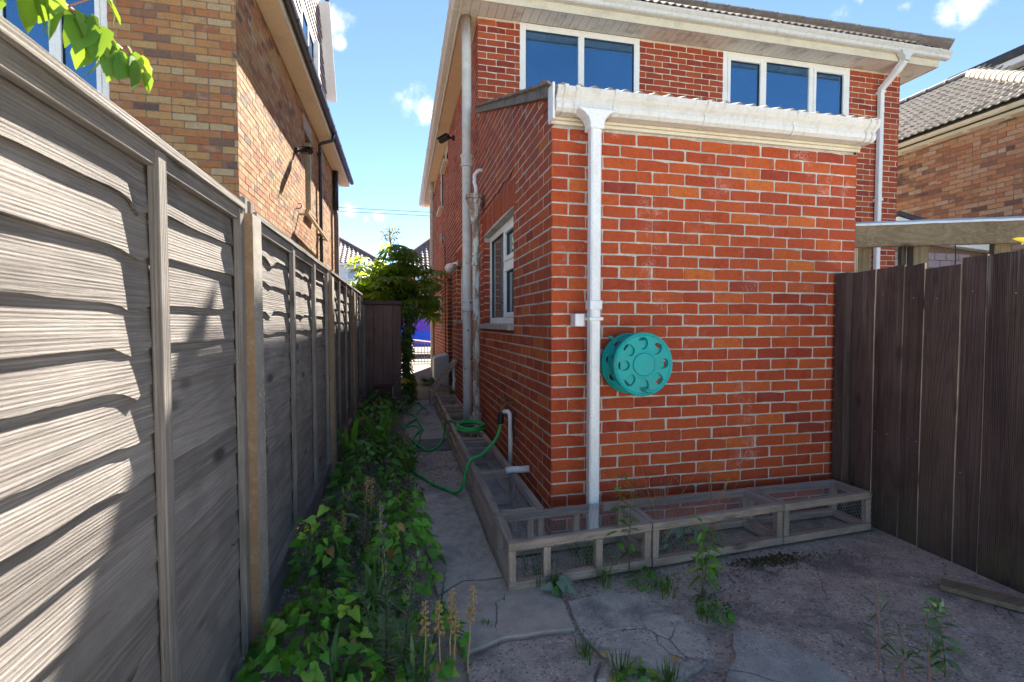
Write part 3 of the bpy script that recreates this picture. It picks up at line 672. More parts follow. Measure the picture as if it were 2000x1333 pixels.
gutter(house, (.686, 5.34, 4.955), (.686, 15.75, 4.955), (-1, 0, 0), OGEE, M['pvc_dirty'], [.5, 1.5, 2.5, 3.5, 4.5, 5.5, 6.5, 7.5, 8.5, 9.5], M['pvc_dirty'])
downpipe_round(house, .775, 5.80, .02, 4.87, .056, M['iron_paint'], (3.22, 1.53), label='thick white soil pipe with flaked paint and rusty top')
hp = downpipe_round(house, .815, 5.36, .10, 2.45, .040, M['iron_rust'], (2.02, .26), name='waste_pipe', label='thinner rusty pipe below a hopper head')
m = MB(); m.lathe([(.042, -.12), (.045, -.08), (.062, .02), (.085, .09), (.092, .10), (.092, .14), (.105, .15), (.105, .19), (.085, .19), (.08, .12)], (.800, 5.36, 2.52), 'Z', 12); part(m, 'hopper', M['iron_rust'], hp)
m = MB(); m.tube([(.82, 5.38, 2.70), (.82, 5.39, 2.80), (.805, 5.41, 2.87), (.81, 5.42, 2.95), (.85, 5.43, 3.0), (.92, 5.43, 3.01)], .021, 10); part(m, 'swan_neck', M['pvc'], hp, smooth=True)
downpipe_round(house, .80, 12.70, .02, 4.86, .056, M['iron_far'], (4.60, 2.62, 1.95, .55), label='stained far pipe near the front corner')
m = MB(); m.tube([(.865, 7.93, .66), (.86, 7.93, .70), (.84, 7.93, .705), (.83, 7.93, .66), (.83, 7.90, .44), (.84, 7.86, .42), (.82, 7.80, .36), (.815, 7.78, .02)], .022, 10); part(m, 'waste_pipe', M['pvc'], house, smooth=True, label='white plastic waste pipe with a bend')
m = MB(); m.tube([(.883, 9.98, 2.9), (.883, 9.99, 1.5), (.883, 10.0, .12)], .010, 6); part(m, 'cable', M['black'], house)
m = MB(); m.box(.86, .897, 10.9, 10.93, 1.15, 1.95); m.box(.84, .90, 10.86, 10.97, 1.13, 1.15); part(m, 'conduit', M['pvc'], house)
# square downpipe on the right of the rear wall, with swan neck from the gutter
m = MB(); px, py = 6.62, 5.70
m.prism([(-.032, -.032), (.032, -.032), (.032, .032), (-.032, .032)], (px, py, -.02), (1, 0, 0), (0, 1, 0), (0, 0, 4.66))
dp = part(m, 'downpipe', M['pvc'], house, bevel=.008, label='square white downpipe on the right')
m = MB(); m.bar((px, py, 4.60), (px + .02, 5.50, 4.76), .07, .07); m.bar((px + .02, 5.51, 4.75), (px + .03, 5.405, 4.86), .08, .08); part(m, 'offset_bend', M['pvc'], dp, bevel=.008)
m = MB(); m.prism([(-.10, .0), (.10, .0), (.085, -.04), (.045, -.075), (.04, -.13), (-.04, -.13), (-.045, -.075), (-.085, -.04)], (px + .03, 5.44, 4.97), (1, 0, 0), (0, 0, 1), (0, -.085, 0)); part(m, 'gutter_outlet', M['pvc_dirty'], dp)
for z in (3.05, 4.55):
    m = MB(); m.box(px - .042, px + .042, py - .04, py + .05, z, z + .03); part(m, 'pipe_clip', M['pvc'], dp)

# ================================================================ lean-to extension
ext = thing('rear_extension', 'single storey lean-to of bright red brick with white gutter and square downpipe', 'extension', (.9, 2.87, 0))
store = []
frE = wpts((.9, 2.87, 0), (1, 0, 0), (0, -1, 0))
we = part(core(frE, 0, 2.235, -.06, 2.60, t=.2), 'wall', M['mortar_pale'], ext, label='rear wall with the hose reel on it')
lay(store, we, (.9, 2.87, 0), (1, 0, 0), (0, -1, 0), layout(-.004, 2.238, -.045, 2.53, (), 0), M['brick_ext'], .004)
frX = wpts((.9, 5.75, 0), (0, -1, 0), (-1, 0, 0)); ya = lambda y: 5.75 - y
top = lambda a: 3.755 - .3785 * a
EH = (ya(5.38), ya(3.90), 1.315, 2.26)
wx = part(core(frX, .0, 2.68, -.06, 3.7, [EH], t=.2, top=lambda a: top(a)), 'wall', M['mortar_pale'], ext, label='side wall with the small white window')
ES = (EH[0] - .07, EH[1] + .07)
lay(store, wx, (.9, 5.75, 0), (0, -1, 0), (-1, 0, 0), layout(.0, 2.884, -.045, 3.75, [EH, (ES[0], ES[1], 2.25, 2.505)], 0, top=lambda a: top(a) + .10), M['brick_ext_side'], .0015)
lay(store, wx, (.9, 5.75, 0), (0, -1, 0), (-1, 0, 0), soldiers(ES[0], ES[1], 2.265, .225, .02), M['brick_ext_side'], .003)
lay(store, wx, (.9, 5.381, 0), (1, 0, 0), (0, -1, 0), layout(.002, .11, 1.32, 2.26, (), 1), M['brick_ext_side'])
lay_done(ext, store, 297)
m = MB(); m.box(1.11, 3.13, 3.08, 5.74, -.06, 2.5); part(m, 'wall', M['mortar_pale'], ext, label='inner bulk of the lean-to')
m = MB(); m.add([(3.11, 2.87, 2.5), (3.13, 2.87, 2.5), (3.13, 5.74, 2.5), (3.11, 5.74, 2.5), (3.11, 2.87, 2.62), (3.13, 2.87, 2.62), (3.13, 5.74, 3.70), (3.11, 5.74, 3.70)], [(0, 3, 2, 1), (4, 5, 6, 7), (0, 1, 5, 4), (1, 2, 6, 5), (2, 3, 7, 6), (3, 0, 4, 7)]); part(m, 'wall', M['mortar_pale'], ext)
window(ext, frX, EH[0] + .002, EH[1] - .002, EH[2], EH[3], -.07, [(0, .52, 0, 1), (.52, 1, 0, .60), (.52, 1, .60, 1)], frame=.06, sash=(1, 2), glass='glass_pale', sill=(.055, .02, 'slab_pale'))
# crack in the brick joint above the window head
m = MB(); pts = [(.897, 5.38 - .125 * i, 2.535 + .012 * sin(i * 1.7) + (.02 if i % 3 == 0 else 0)) for i in range(13)]
m.tube(pts, [.004 + .004 * (i % 2) for i in range(13)], 5); part(m, 'crack', M['black'], ext)
# lean-to roof
sl = V(0, 1, .3785).normalized()
m = MB(); m.add([(.885, 2.80, 2.703), (3.20, 2.80, 2.703), (3.20, 5.745, 3.815), (.885, 5.745, 3.815), (.885, 2.80, 2.66), (3.20, 2.80, 2.66), (3.20, 5.745, 3.78), (.885, 5.745, 3.78)], [(0, 1, 2, 3), (7, 6, 5, 4), (0, 4, 5, 1), (1, 5, 6, 2), (2, 6, 7, 3), (3, 7, 4, 0)])
er = part(m, 'roof', M['tile'], ext)
roof_tiles(ext, er, (.845, 2.80, 2.689), (1, 0, 0), sl, 8, 9, tile_mesh(M['tile'], .30, .38, .010, .014, 12, 'triple'), M['tile'], w=.297)
n_seg = 7
for i in range(n_seg):                 # cement verge boards down the slope
    y0, y1 = 2.86 + (5.70 - 2.86) * i / n_seg, 2.86 + (5.70 - 2.86) * (i + 1) / n_seg - .006; zz = lambda y: 2.675 + .3785 * (y - 2.87)
    m = MB(); x0, x1 = .868 + random.uniform(-.004, .004), .92
    m.add([(x0, y0, zz(y0) - .005), (x1, y0, zz(y0) - .005), (x1, y1, zz(y1) - .005), (x0, y1, zz(y1) - .005), (x0, y0, zz(y0) + .075), (x1, y0, zz(y0) + .075), (x1, y1, zz(y1) + .075), (x0, y1, zz(y1) + .075)], [(0, 3, 2, 1), (4, 5, 6, 7), (0, 1, 5, 4), (1, 2, 6, 5), (2, 3, 7, 6), (3, 0, 4, 7)])
    part(m, 'verge_board', M['verge'], ext, bevel=.004)
m = MB(); m.box(.887, 3.145, 2.836, 2.862, 2.555, 2.69); m.box(.887, 3.145, 2.843, 2.862, 2.535, 2.553); m.box(.887, 3.145, 2.849, 2.862, 2.512, 2.533)
part(m, 'fascia', M['cream'], ext, bevel=.002)
m = MB(); m.box(.872, .886, 2.77, 2.866, 2.51, 2.72); part(m, 'fascia_end', M['pvc'], ext, bevel=.003)
gutter(ext, (.888, 2.834, 2.553), (3.165, 2.834, 2.553), (0, -1, 0), [(a * 1.12, b * 1.38) for a, b in OGEE], M['pvc_dirty'], [.05, .12, .36, .97, 1.62, 2.20, 2.25], M['pvc_dirty'], .022)
qx, qy = 1.123, 2.745
m = MB(); m.prism([(-.0325, -.0325), (.0325, -.0325), (.0325, .0325), (-.0325, .0325)], (qx, qy, .0), (1, 0, 0), (0, 1, 0), (0, 0, 2.52))
dp2 = part(m, 'downpipe', M['pvc'], ext, bevel=.009, label='square white downpipe in front of the corner')
m = MB(); m.prism([(-.115, .006), (.115, .006), (.11, -.002), (.078, -.018), (.054, -.044), (.044, -.07), (.044, -.105), (-.044, -.105), (-.044, -.07), (-.054, -.044), (-.078, -.018), (-.11, -.002)], (qx, 2.798, 2.555), (1, 0, 0), (0, 0, 1), (0, -.096, 0)); part(m, 'gutter_outlet', M['pvc'], dp2, bevel=.004)
m = MB(); m.box(qx - .039, qx + .039, qy - .039, qy + .039, 1.40, 1.455); part(m, 'pipe_socket', M['pvc'], dp2, bevel=.004)
m = MB(); m.box(qx - .044, qx + .044, qy - .043, qy + .05, 1.335, 1.355); m.box(qx - .105, qx - .045, qy + .03, qy + .118, 1.30, 1.375); part(m, 'pipe_clip', M['pvc'], dp2, bevel=.003)
m = MB(); m.tube([(.735, 3.43, .252), (.78, 3.42, .262), (.84, 3.41, .262), (.92, 3.41, .262)], [.023, .024, .024, .027], 14); part(m, 'waste_outlet', M['pvc'], ext, smooth=True)
# ================================================================ buff brick neighbour beyond the lapped fence
nb = thing('brick_house', 'mixed buff brick house with a black gutter, rising behind the grey lapped fence', 'house', (-1.62, 5.63, 0))
store = []
frN = wpts((-8, 5.63, 0), (1, 0, 0), (0, -1, 0)); NW = (4.30, 5.245, 2.7, 4.98)
wn_ = part(core(frN, 0, 6.38, -.05, 5.09, [NW], t=.2), 'wall', M['mortar_buff'], nb, label='shaded rear wall')
lay(store, wn_, (-8, 5.63, 0), (1, 0, 0), (0, -1, 0), layout(3.2, 6.384, 1.86, 5.09, [NW], 1, cutmix=.06), M['brick_buff'])
frM = wpts((-1.62, 5.63, 0), (0, 1, 0), (1, 0, 0)); NS = (9.34 - 5.63, 10.0 - 5.63, 3.33, 4.70)
wm_ = part(core(frM, .2, 8.62, -.05, 5.09, [NS], t=.2), 'wall', M['mortar_buff'], nb, label='sunlit side wall along the alley')
lay(store, wm_, (-1.62, 5.63, 0), (0, 1, 0), (1, 0, 0), layout(-.004, 8.62, 1.485, 5.08, [(NS[0], NS[1], NS[2], 4.98)], 0, cutmix=.05), M['brick_buff'], .0018)
lay(store, wm_, (-1.62, 10.0 - .0, 0), (-1, 0, 0), (0, -1, 0), [(-.06, 3.34 + .075 * i, .10, BH) for i in range(0)], M['brick_buff'])
lay_done(nb, store, 295)
m = MB(); m.box(-8, -1.84, 5.85, 14.2, -.05, 5.07); part(m, 'wall', M['mortar_buff'], nb, label='inner bulk of the buff house')
window(nb, frN, *NW, -.03, [(0, .5, 0, 1), (.5, 1, 0, 1)], frame=.075, sash=(1,), sill=(.04, .03, 'slab_pale'))
window(nb, frM, NS[0], NS[1], NS[2], NS[3], -.09, [(0, 1, 0, .45), (0, 1, .45, 1)], sill=(.07, .04, 'rail_tan'))
m = MB(); wbox(m, frM, NS[0] - .10, NS[1] + .10, -.1, .006, 4.72, 4.97); part(m, 'lintel', M['slab_pale'], nb)
m = MB(); wbox(m, frM, NS[1] - .095, NS[1] - .001, -.09, -.001, 3.34, 4.69); part(m, 'reveal', M['rail_tan'], nb)
m = MB(); m.add(*(lambda h: (h.v, h.f))(hip_roof(-8.4, -1.30, 5.25, 14.5, 5.26, .75))); nroof = part(m, 'roof', M['tile_far'], nb)
for i in range(90):
    y = 5.40 + .1 * i
    if y > 14.35: break
    m = MB(); m.box(-1.618, -1.372, y + .001, y + .098, 5.092, 5.104); part(m, 'soffit_board', M['soffit_cream'], nb)
m = MB(); m.box(-1.37, -1.352, 5.3, 14.40, 5.085, 5.262); part(m, 'fascia', M['cream'], nb)
m = MB(); m.box(-1.618, -1.372, 14.385, 14.40, 5.085, 5.262); part(m, 'fascia', M['cream'], nb)
gutter(nb, (-1.352, 5.2, 5.175), (-1.352, 14.5, 5.175), (1, 0, 0), HALFR, M['black_pvc'], [.7, 1.7, 2.35, 2.7, 3.5, 4.4, 5.2, 5.5, 6.3, 7.2, 8.0, 8.9], M['black_pvc'], .03)
m = MB(); m.tube([(-1.30, 10.70, 5.17), (-1.33, 10.70, 5.03), (-1.52, 10.70, 4.97), (-1.565, 10.70, 4.93), (-1.565, 10.70, 4.80)] + [(-1.565, 10.70, 4.80 - .5 * i) for i in range(1, 10)], .034, 12)
bp = part(m, 'downpipe', M['black_pvc'], nb, smooth=True)
for z in (4.72, 3.1):
    m = MB(); m.box(-1.62, -1.525, 10.64, 10.76, z, z + .035); part(m, 'pipe_clip', M['black_pvc'], bp)
gp = downpipe_round(nb, -1.545, 13.0, .0, 4.2, .055, M['grey_pvc'], (2.2,))
m = MB(); m.tube([(-1.545, 13.0, 4.12), (-1.545, 13.0, 5.09)], .066, 14); part(m, 'sleeve', M['black_pvc'], gp, smooth=True)
# tile-hung dormer above the gutter
m = MB(); m.add([(-1.78, 9.0, 5.3), (-1.78, 13.25, 5.3), (-1.78, 13.25, 7.15), (-1.78, 12.3, 8.7), (-1.78, 9.0, 8.7), (-4, 9.0, 5.3), (-4, 13.25, 5.3), (-4, 13.25, 7.15), (-4, 12.3, 8.7), (-4, 9.0, 8.7)], [(0, 1, 2, 3, 4), (9, 8, 7, 6, 5), (0, 5, 6, 1), (1, 6, 7, 2), (2, 7, 8, 3), (3, 8, 9, 4), (4, 9, 5, 0)])
do_ = part(m, 'dormer', M['tile_far'], nb)
frD = wpts((-1.78, 9.0, 0), (0, 1, 0), (1, 0, 0))
m = MB()
for i in range(19):
    for j in range(14):
        a0 = .02 + j * .30 + (.15 if i % 2 else 0)
        if not (1.0 < a0 + .15 < 2.5 and i < 12) and a0 < 4.0 - max(0, (i * .17 - 1.6)) * .6: m.add([frD(a0, .035, 5.34 + i * .17), frD(a0 + .29, .035, 5.34 + i * .17), frD(a0 + .29, .008, 5.56 + i * .17), frD(a0, .008, 5.56 + i * .17), frD(a0, .015, 5.34 + i * .17), frD(a0 + .29, .015, 5.34 + i * .17)], [(0, 1, 2, 3), (0, 4, 5, 1)], random.random())
part(m, 'tile', M['tile_far'], do_, kind='stuff')
window(nb, frD, 1.0, 2.45, 5.6, 7.35, .03, [(0, .5, 0, 1), (.5, 1, 0, 1)], frame=.09)
m = MB(); wbox(m, frD, 2.46, 2.60, .0, .10, 5.5, 7.40); part(m, 'corner_post', M['pvc_clean'], do_)
m = MB(); m.bar((-1.66, 13.42, 6.95), (-1.66, 12.28, 8.75), .035, .24, (1, 0, 0)); m.bar((-1.78, 13.36, 7.0), (-1.78, 12.25, 8.75), .22, .02, (1, 0, 0)); part(m, 'bargeboard', M['pvc_clean'], do_)
m = MB(); m.tube([(-1.60, 13.48, 6.98), (-1.60, 12.3, 8.84)], .045, 8); part(m, 'edge_trim', M['black_pvc'], do_)

# ================================================================ brown brick house on the far right
rb = thing('brick_house', 'brown mixed brick house with pale ribbed tiles, seen over the dark board fence', 'house', (9.0, 6.5, 0))
store = []
wr_ = part(core(wpts((9, 10, 0), (0, -1, 0), (-1, 0, 0)), 0, 6.2, -.05, 4.46, t=.2), 'wall', M['mortar_mix'], rb)
lay(store, wr_, (9, 10, 0), (0, -1, 0), (-1, 0, 0), layout(1.6, 6.2, 1.6, 4.43, (), 0, cutmix=.08), M['brick_mix'])
lay_done(rb, store, 297)
m = MB(); m.box(9.2, 13.2, 3.8, 10, -.05, 4.44); part(m, 'wall', M['mortar_mix'], rb, label='inner bulk of the brown house')
E0 = V(8.78, 5.02, 4.56); RG = V(11.2, 7.75, 6.25)
m = MB(); m.add([E0, (8.78, 12.5, 4.56), (11.2, 12.5, 6.25), RG, (13.6, 5.02, 4.56), (13.6, 12.5, 4.56)], [(0, 3, 2, 1), (0, 4, 3), (4, 5, 2, 3), (1, 2, 5), (0, 1, 5, 4)]); rr = part(m, 'roof', M['tile_pale'], rb)
upv = V(2.42, 0, 1.69).normalized()
roof_tiles(rb, rr, (8.74, 12.2, 4.57), (0, -1, 0), upv, 30, 12, tile_mesh(M['tile_pale'], .24, .34, .017, .02, 12, 'roman'), M['tile_pale'], w=.24, gauge=.27, tilt=.06, inside=lambda p: (p.y - 5.02) > (p.x - 8.78) * 1.128 + .05)
ridge_run(rr, E0 + V(0, 0, .06), RG + V(0, 0, .06), .105, M['ridge'], .30)
ridge_run(rr, RG + V(0, 0, .06), (11.2, 12.4, 6.31), .09, M['lead'])
gutter(rb, (8.82, 5.0, 4.46), (8.82, 12.4, 4.46), (-1, 0, 0), HALFR, M['cream'], [.6, 1.4, 2.2, 3.0, 3.8], M['cream'], .03)
m = MB(); m.box(8.83, 8.995, 5.05, 12.4, 4.40, 4.455); part(m, 'fascia', M['cream'], rb)
for i in range(6):
    m = MB(); m.box(8.86, 8.92, 5.6 + .55 * i, 5.66 + .55 * i, 4.378, 4.399); part(m, 'vent', M['cream'], rb)
m = MB(); m.box(12.05, 14.5, 5.0, 8.35, 4.6, 6.40); dm = part(m, 'dormer', M['green_clad'], rb)
for i in range(9):
    m = MB(); m.box(12.02, 12.048, 5.0, 8.35, 4.9 + .16 * i, 5.052 + .16 * i); part(m, 'cladding_board', M['green_clad'], dm)
m = MB(); m.box(11.80, 14.7, 4.8, 8.50, 6.405, 6.52); part(m, 'fascia', M['pvc'], dm)
m = MB(); m.box(11.74, 14.8, 4.75, 8.56, 6.524, 6.68); part(m, 'dormer_roof', M['lead'], dm)
# lilac block outbuilding glimpsed under the beam
ob = thing('outbuilding', 'lilac grey block outbuilding glimpsed under the timber beam', 'outbuilding', (7.1, 5.95, 0))
store = []
wo_ = part(core(wpts((7.06, 5.95, 0), (1, 0, 0), (0, -1, 0)), 0, 1.9, -.05, 2.55, t=.15), 'wall', M['mortar_mix'], ob)
lay(store, wo_, (7.06, 5.95, 0), (1, 0, 0), (0, -1, 0), [(.11 + .235 * i + (.11 if r % 2 else 0), 1.42 + .115 * r, .222, .105) for r in range(9) for i in range(7)], M['lilac'], .012)
lay_done(ob, store)
m = MB(); m.add([(7.04, 5.72, 2.88), (9.0, 5.72, 2.50), (9.0, 7.4, 2.50), (7.04, 7.4, 2.88), (7.04, 5.72, 2.94), (9.0, 5.72, 2.56), (9.0, 7.4, 2.56), (7.04, 7.4, 2.94)], [(0, 3, 2, 1), (4, 5, 6, 7), (0, 1, 5, 4), (1, 2, 6, 5), (2, 3, 7, 6), (3, 0, 4, 7)]); part(m, 'roof', M['lead'], ob)
m = MB(); m.add([(7.07, 5.76, 2.55), (8.96, 5.76, 2.42), (8.96, 5.76, 2.50), (7.07, 5.76, 2.865), (7.07, 5.9, 2.55), (8.96, 5.9, 2.42), (8.96, 5.9, 2.50), (7.07, 5.9, 2.865)], [(0, 1, 2, 3), (7, 6, 5, 4), (0, 4, 5, 1), (1, 5, 6, 2), (2, 6, 7, 3), (3, 7, 4, 0)]); part(m, 'bargeboard', M['pvc'], ob)

# ================================================================ houses across the street
def far_house(name, label, x0, x1, y, ze, pitch, wallm, hip_x, up_right, wins):
    t = thing(name, label, 'house', ((x0 + x1) / 2, y, 0))
    m = MB(); m.box(x0, x1, y, y + 7, -.05, ze); part(m, 'wall', wallm, t)
    d = 5.5; e = .35
    if not up_right: vs = [(x0, y - e, ze), (hip_x, y - e, ze), (hip_x - d, y - e + d, ze + pitch * d), (x0, y - e + d, ze + pitch * d), (hip_x, y + 12, ze), (hip_x - d, y + 12 - d, ze + pitch * d)]; fs = [(0, 1, 2, 3), (1, 4, 5, 2)]
    else: vs = [(hip_x, y - e, ze), (x1, y - e, ze), (x1, y - e + d, ze + pitch * d), (hip_x + d, y - e + d, ze + pitch * d), (hip_x, y + 12, ze), (hip_x + d, y + 12 - d, ze + pitch * d)]; fs = [(0, 1, 2, 3), (4, 0, 3, 5)]
    m = MB(); m.add(vs, fs); r = part(m, 'roof', M['tile_far'], t)
    xs0, xs1 = (max(x0, hip_x - 6), hip_x) if not up_right else (hip_x, min(x1, hip_x + 6))
    upv = V(0, 1, pitch).normalized()
    ins = (lambda p: hip_x - p.x > (p.y - y + e) + .1) if not up_right else (lambda p: p.x - hip_x > (p.y - y + e) + .1)
    roof_tiles(t, r, (xs0, y - e, ze + .02), (1, 0, 0), upv, int((xs1 - xs0) / .3), 18, tile_mesh(M['tile_far'], .30, .36, .03, .03, 6), M['tile_far'], gauge=.33, inside=ins, individual=False, tilt=.09)
    a = V(hip_x, y - e, ze + .08); b = V(*(vs[2] if not up_right else vs[3])) + V(0, 0, .08)
    m = MB(); m.tube([a, b], .11, 8); part(m, 'hip_ridge', M['tile_far'], r)
    m = MB(); m.box(x0 if not up_right else hip_x, hip_x if not up_right else x1, y - e - .1, y - e, ze - .14, ze - .02); m.box(x0 if not up_right else hip_x, hip_x if not up_right else x1, y - e, y, ze - .12, ze - .06); part(m, 'gutter', M['pvc_clean'], t)
    fr = wpts((x0, y, 0), (1, 0, 0), (0, -1, 0))
    for a0, a1, z0, z1 in wins: window(t, fr, a0 - x0, a1 - x0, z0, z1, .06, [(0, 1, 0, .45), (0, 1, .45, 1)], frame=.10, sill=(.12, .05, 'pvc_clean'))
    return t, fr
hA, fA = far_house('terraced_house', 'white rendered house across the street, plum tiled roof, left of the shrub', -9, -1.2, 34, 5.20, .65, M['white_wall'], -1.0, False, [(-3.45, -2.55, 3.55, 4.95), (-6.5, -5.2, 3.55, 4.95)])
m = MB(); wbox(m, fA, 5.70, 6.05, .07, .09, 3.62, 4.05); part(m, 'panel', M['red_trim'], hA)
m = MB(); m.bar((-3.2, 33.85, 4.2), (-2.6, 33.6, 3.65), .05, .12); part(m, 'open_sash', M['pvc_clean'], hA)
hB, fB = far_house('terraced_house', 'house across the street with slate blue tiled roof, right of the shrub', -.4, 9, 34, 4.95, .87, M['brick_mix'], -.6, True, [(1.0, 2.0, 3.2, 4.5)])

# ================================================================ lapped fence
PY = [(.20, 2.030), (2.175, 4.245), (4.390, 6.255), (6.390, 7.850)]
PL = ['grey lapped timber fence panel closest to the camera, half in sun', 'grey lapped fence panel straight after the first concrete post, mostly shaded',
      'lapped fence panel midway down the alley between the second and third posts', 'last lapped fence panel, ending beside the brown cupboard']
BAT = [(.225, .80, 1.388, 2.005), (2.20, 2.925, 3.60, 4.215), (4.415, 5.02, 5.63, 6.23), (6.415, 6.95, 7.45, 7.825)]
def waney(y0, y1, zb, zt, knots, row, nu, sd):
    m = MB(); xf = lambda y, v: 0
    def zbot(y):
        z = zb + .011 * mnoise.noise((y * 1.7, sd * 3.1, row * .55)) + .004 * mnoise.noise((y * 7, sd, row * 2.3)) + .0030 * mnoise.noise((y * 38, sd, row)) * (.4 + abs(mnoise.noise((y * 3, row, sd))) * 2)
        for ky, amp, wd in knots: z -= amp * math.exp(-((y - ky - .012 * row) / wd) ** 2) * (1 + .5 * mnoise.noise((row * .9, ky, 1)))
        return z
    def front(i, j):
        y = y0 + (y1 - y0) * i; b = zbot(y); z = b + (zt - b) * j
        x = -.5935 - .0135 * j + .006 * mnoise.noise((y * 2.2, sd, row)) * (1 - j)
        for ky, amp, wd in knots: x += .018 * (amp / .03) * math.exp(-((y - ky - .012 * row) / (wd * .8)) ** 2) * (1 - j * .8) * mnoise.noise((row * 1.3, ky * 5, sd))
        return V(x, y, z)
    m.grid(front, nu, 3); k = 4; n = len(m.v)
    lip = [front(i / nu, 0) for i in range(nu + 1)]
    m.add([p for p in lip] + [p + V(-.008, 0, .0015) for p in lip], [(i, nu + 1 + i, nu + 2 + i, i + 1) for i in range(nu)])
    m.add([p + V(-.008, 0, 0) for p in lip] + [V(p.x - .024, p.y, zt) for p in lip], [(i, nu + 1 + i, nu + 2 + i, i + 1) for i in range(nu)])
    return m
for pi_, (y0, y1) in enumerate(PY):
    rs = random.Random(40 + pi_); pn = thing('lapped_fence', PL[pi_], 'fence panel', (-.60, y0, 0), 'lapped fence panels')
    zb0 = .06 if pi_ == 0 else .175; z = zb0; row = 0
    kn = [[(1.16, .030, .045), (1.90, .022, .03), (.62, .02, .04)], [(2.36, .030, .05), (3.13, .018, .03), (3.32, .012, .03), (4.06, .03, .04)], [(4.8, .02, .04), (5.4, .02, .03)], [(6.8, .02, .04)]][pi_]
    while z < 1.66:
        ex = rs.uniform(.092, .128); zt = min(z + ex + .035, 1.742)
        sd = rs.random() * 50
        kk = [(ky, amp * rs.uniform(.25, 1.25), wd * rs.uniform(.7, 1.4)) for ky, amp, wd in kn]
        part(waney(y0 + .004, y1 - .004, z, zt, kk, row, 44 if pi_ < 2 else 20, sd + pi_ * 7), 'slat', M['larchY'], pn, smooth=True)
        z += ex; row += 1
    for b in BAT[pi_]:
        m = MB(); dz = rs.uniform(-.01, .01); wv = rs.uniform(-.004, .004)
        m.add([(-.594, b - .0225, zb0 - .03), (-.571, b - .0225, zb0 - .03), (-.571, b + .0225, zb0 - .03), (-.594, b + .0225, zb0 - .03), (-.594, b - .0225 + wv, 1.741), (-.569, b - .0225 + wv, 1.741), (-.569, b + .0225 + wv, 1.741), (-.594, b + .0225 + wv, 1.741)], [(0, 3, 2, 1), (4, 5, 6, 7), (0, 1, 5, 4), (1, 2, 6, 5), (2, 3, 7, 6), (3, 0, 4, 7)])
        part(m, 'batten', M['larchZ'], pn, bevel=.002)
    m = MB()
    N = 18
    m.grid(lambda i, j: V([-.632, -.632, -.5625, -.5625][min(int(j * 3 + .5), 3)], y0 + (y1 - y0) * i, [1.744, 1.772, 1.766, 1.744][min(int(j * 3 + .5), 3)] + .003 * mnoise.noise((i * 9, pi_, 3))), N, 3)
    m.add([(-.632, y0, 1.744), (-.632, y0, 1.772), (-.5625, y0, 1.766), (-.5625, y0, 1.744)], [(0, 1, 2, 3)]); m.add([(-.632, y1, 1.744), (-.632, y1, 1.772), (-.5625, y1, 1.766), (-.5625, y1, 1.744)], [(3, 2, 1, 0)])
    m.grid(lambda i, j: V(-.5625 - .07 * j, y0 + (y1 - y0) * i, 1.744), 4, 1)
    part(m, 'capping', M['larchY'], pn)
    m = MB(); m.box(-.596, -.575, y0 + .002, y1 - .002, 1.700, 1.743); part(m, 'top_rail', M['larchY'], pn, bevel=.002)
    m = MB(); m.box(-.596, -.566, y0 + .002, y1 - .002, zb0 - .045, zb0 - .005); part(m, 'bottom_rail', M['larchY'], pn, bevel=.002)
for (a, b, zt), lb in zip([(2.040, 2.165, 1.735), (4.255, 4.375, 1.70), (6.265, 6.38, 1.70)], ['concrete fence post with rust stained edge, the one nearest the camera', 'second concrete fence post along the alley, behind the shaded panel', 'third concrete fence post, farthest down the alley']):
    m = MB(); m.slot = 0
    m.add([(-.660, a, -.1), (-.538, a, -.1), (-.538, b, -.1), (-.660, b, -.1), (-.655, a + .004, zt), (-.543, a + .004, zt), (-.543, b - .004, zt), (-.655, b - .004, zt)], [(0, 3, 2, 1), (4, 5, 6, 7), (1, 2, 6, 5), (2, 3, 7, 6), (3, 0, 4, 7)])
    m.slot = 1; m.add([(-.660, a, -.1), (-.538, a, -.1), (-.543, a + .004, zt), (-.655, a + .004, zt)], [(0, 1, 2, 3)])
    single(m, 'concrete_post', [M['conc_post'], M['conc_stain']], lb, 'fence post', (-.6, a, 0), 'concrete fence posts')
for i, (y0, y1) in enumerate(PY[1:]):
    m = MB(); m.box(-.612, -.572, y0 + .01, y1 - .01, -.10, .128)
    single(m, 'gravel_board', M['gravel_board'], ['concrete gravel board under the shaded second fence panel', 'concrete gravel board under the fence panel midway down the alley', 'concrete gravel board under the last fence panel'][i], 'gravel board', (-.59, y0, 0), 'concrete gravel boards', bevel=.004)
for yy, zt in ((2.055, 1.80), (2.128, 1.80)):
    m = MB(); m.box(-.640, -.572, yy, yy + .035, 1.62, zt); single(m, 'timber_offcut', M['larchZ'], 'short grey timber offcut wedged on top of the nearest concrete post, ' + ('nearer the first panel' if yy < 2.1 else 'nearer the second panel'), 'offcut', (-.6, yy, 1.737), 'offcuts on the post', bevel=.003)

